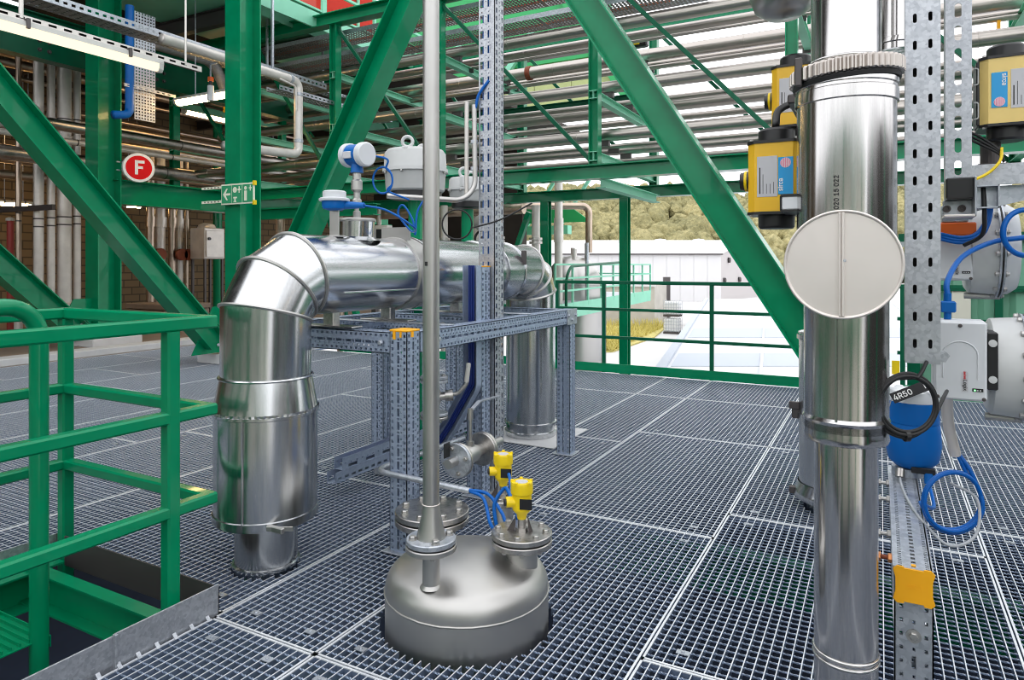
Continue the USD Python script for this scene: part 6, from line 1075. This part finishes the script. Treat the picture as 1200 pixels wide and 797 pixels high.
single('grass', (A(qv), A(qf)), 'grass_blade', 'tufts of dry yellow grass on the bank below the yard wall', 'grass', kind='stuff')
t = Thing('ground_box', 'green electrical box fixed on the slim bridge column', 'box', (-4.6, 12.4, -1.3)); t.part('box', cbox(-4.85, -4.42, 12.35, 12.5, -1.30, -0.86, 0.01), 'green_paint'); t.part('plate', cbox(-4.36, -4.10, 12.35, 12.40, -1.35, -0.86, 0.004), 'white_print')
t = Thing('corrugated_shed', 'shed of pale green corrugated sheets behind the right guard railing', 'building', (2, 10.3, -4))
for k in range(15):
    x0 = 0.42 + 0.32*k; t.part('sheet_rib', prism([(0, 0), (0.06, -0.05), (0.20, -0.05), (0.26, 0), (0.318, 0), (0.318, 0.02), (0.25, 0.02), (0.19, -0.03), (0.07, -0.03), (0.01, 0.02), (0, 0.02)], (x0, 10.2, -4.06), X, Y, 5.7), 'green_cladding')
t.part('cream_panel', cbox(0.78, 0.98, 10.10, 10.14, 0.10, 1.02, 0.004), 'cream_panel'); t.part('roof', box(0.2, 5.4, 10.0, 13, 1.64, 1.74), 'dark_green'); t.part('rail', box(0.3, 5.4, 10.08, 10.12, 1.02, 1.08), 'dark_green'); t.part('corner_post', box(0.30, 0.44, 10.05, 10.2, -4, 1.64), 'dark_green'); t.part('post', box(1.22, 1.30, 10.06, 10.12, -4, 1.64), 'dark_green')

# wooded hill
def hill_z(x, y):
    Zc = -0.4752*x + 0.88*y; Xc = 0.88*x + 0.4752*y; r = np.clip((Zc - 190)/140, 0, 1)
    return -6 + r*(34 + 5*np.sin(Xc*0.018 + 1.0) + 4*np.sin(Xc*0.045) + 0.055*Xc - 5*np.exp(-((Xc - 40)/28)**2))
gx, gz = np.meshgrid(np.linspace(-220, 330, 70), np.linspace(185, 420, 24)); wx, wy = gx*0.88 - gz*0.4752, gx*0.4752 + gz*0.88
hv = np.stack([wx, wy, hill_z(wx, wy)], -1).reshape(-1, 3); nx = 70; i, j = np.meshgrid(np.arange(23), np.arange(69), indexing='ij'); q0 = (i*nx + j).ravel()
single('hill', (hv, np.vstack([np.stack([q0, q0+1, q0+nx+1], -1), np.stack([q0, q0+nx+1, q0+nx], -1)])), 'hill_soil', 'wooded hill behind the storage hall', 'hill', True, loc=(0, 0, -6))
fo = Thing('forest', 'tree crowns covering the hill behind the storage hall', 'forest', (0, 0, 0), kind='stuff')
pi = UsdGeom.PointInstancer.Define(stage, fo.path + '/crowns'); protos = []
UsdGeom.Scope.Define(stage, fo.path + '/crowns/kinds')
for k in range(5):
    m = trimesh.creation.icosphere(subdivisions=4); v = m.vertices*A([1, 1, 1.1]); dsp = meshkit.fbm(m.vertices*2.3 + 11*k, 4, k) - 0.5; v = v*(1 + 0.6*dsp)[:, None]; v[:, 2] = np.maximum(v[:, 2], -0.75)
    usdkit.mesh(stage, fo.path + f'/crowns/kinds/crown_{k}', (v, m.faces), MAT['foliage'], True); protos.append(Sdf.Path(fo.path + f'/crowns/kinds/crown_{k}'))
pos, idx, sc, ori = [], [], [], []; rg = np.random.default_rng(5)
for k in range(2300):
    Zc, Xc = rg.uniform(195, 345), rg.uniform(-90, 260); x, y = Xc*0.88 - Zc*0.4752, Xc*0.4752 + Zc*0.88; s = rg.uniform(2.3, 3.9)*(0.8 + 0.4*(Zc < 250)); z = hill_z(x, y)
    pos.append((x, y, float(z) + s*0.95)); idx.append(int(rg.integers(5))); sc.append((s, s, s*rg.uniform(0.9, 1.5))); an = rg.uniform(0, math.pi); ori.append(Gf.Quath(math.cos(an), 0, 0, math.sin(an)))
pi.CreatePrototypesRel().SetTargets(protos); pi.CreatePositionsAttr(Vt.Vec3fArray([Gf.Vec3f(*p) for p in pos])); pi.CreateProtoIndicesAttr(Vt.IntArray(idx)); pi.CreateScalesAttr(Vt.Vec3fArray([Gf.Vec3f(*map(float, s)) for s in sc])); pi.CreateOrientationsAttr(Vt.QuathArray(ori))

# small fittings on the bridge pipes
t = Thing('junction_device', 'small black device with red and yellow marks sitting among the bridge pipes', 'device', (-3.63, 10.9, 4.95)); t.part('case', cbox(-3.9, -3.36, 10.84, 10.98, 4.93, 5.10, 0.02), 'black_plastic'); t.part('red_mark', cbox(-3.82, -3.68, 10.83, 10.85, 4.97, 5.04, 0.004), 'red_paint'); t.part('yellow_mark', cbox(-3.60, -3.48, 10.83, 10.85, 4.96, 5.08, 0.004), 'yellow_plastic'); t.part('bracket', Mb().box(-3.7, -3.6, 10.7, 10.9, 4.90, 4.93), 'dark_metal')
single('pipe_ring', lathe([(0.116, -0.05), (0.135, -0.045), (0.135, 0.045), (0.116, 0.05)], (-5.98, 11.78, 5.05), X, 28, False), 'rust', 'red-brown ring clamped round the thickest bridge pipe', 'ring', 30)
single('pipe_bracket', Mb().add(cbox(1.41, 1.53, 11.70, 11.90, 4.48, 4.62, 0.01)).box(1.45, 1.49, 11.75, 11.85, 4.62, 4.80), 'cap_yellow', 'orange pipe shoe between two bridge pipes at the upper right corner', 'bracket')
single('beam_cap', cbox(-11.62, -11.5, 9.30, 9.36, 4.40, 4.52, 0.01), 'cap_yellow', 'small orange cap on the bridge post right of the main green column', 'cap')
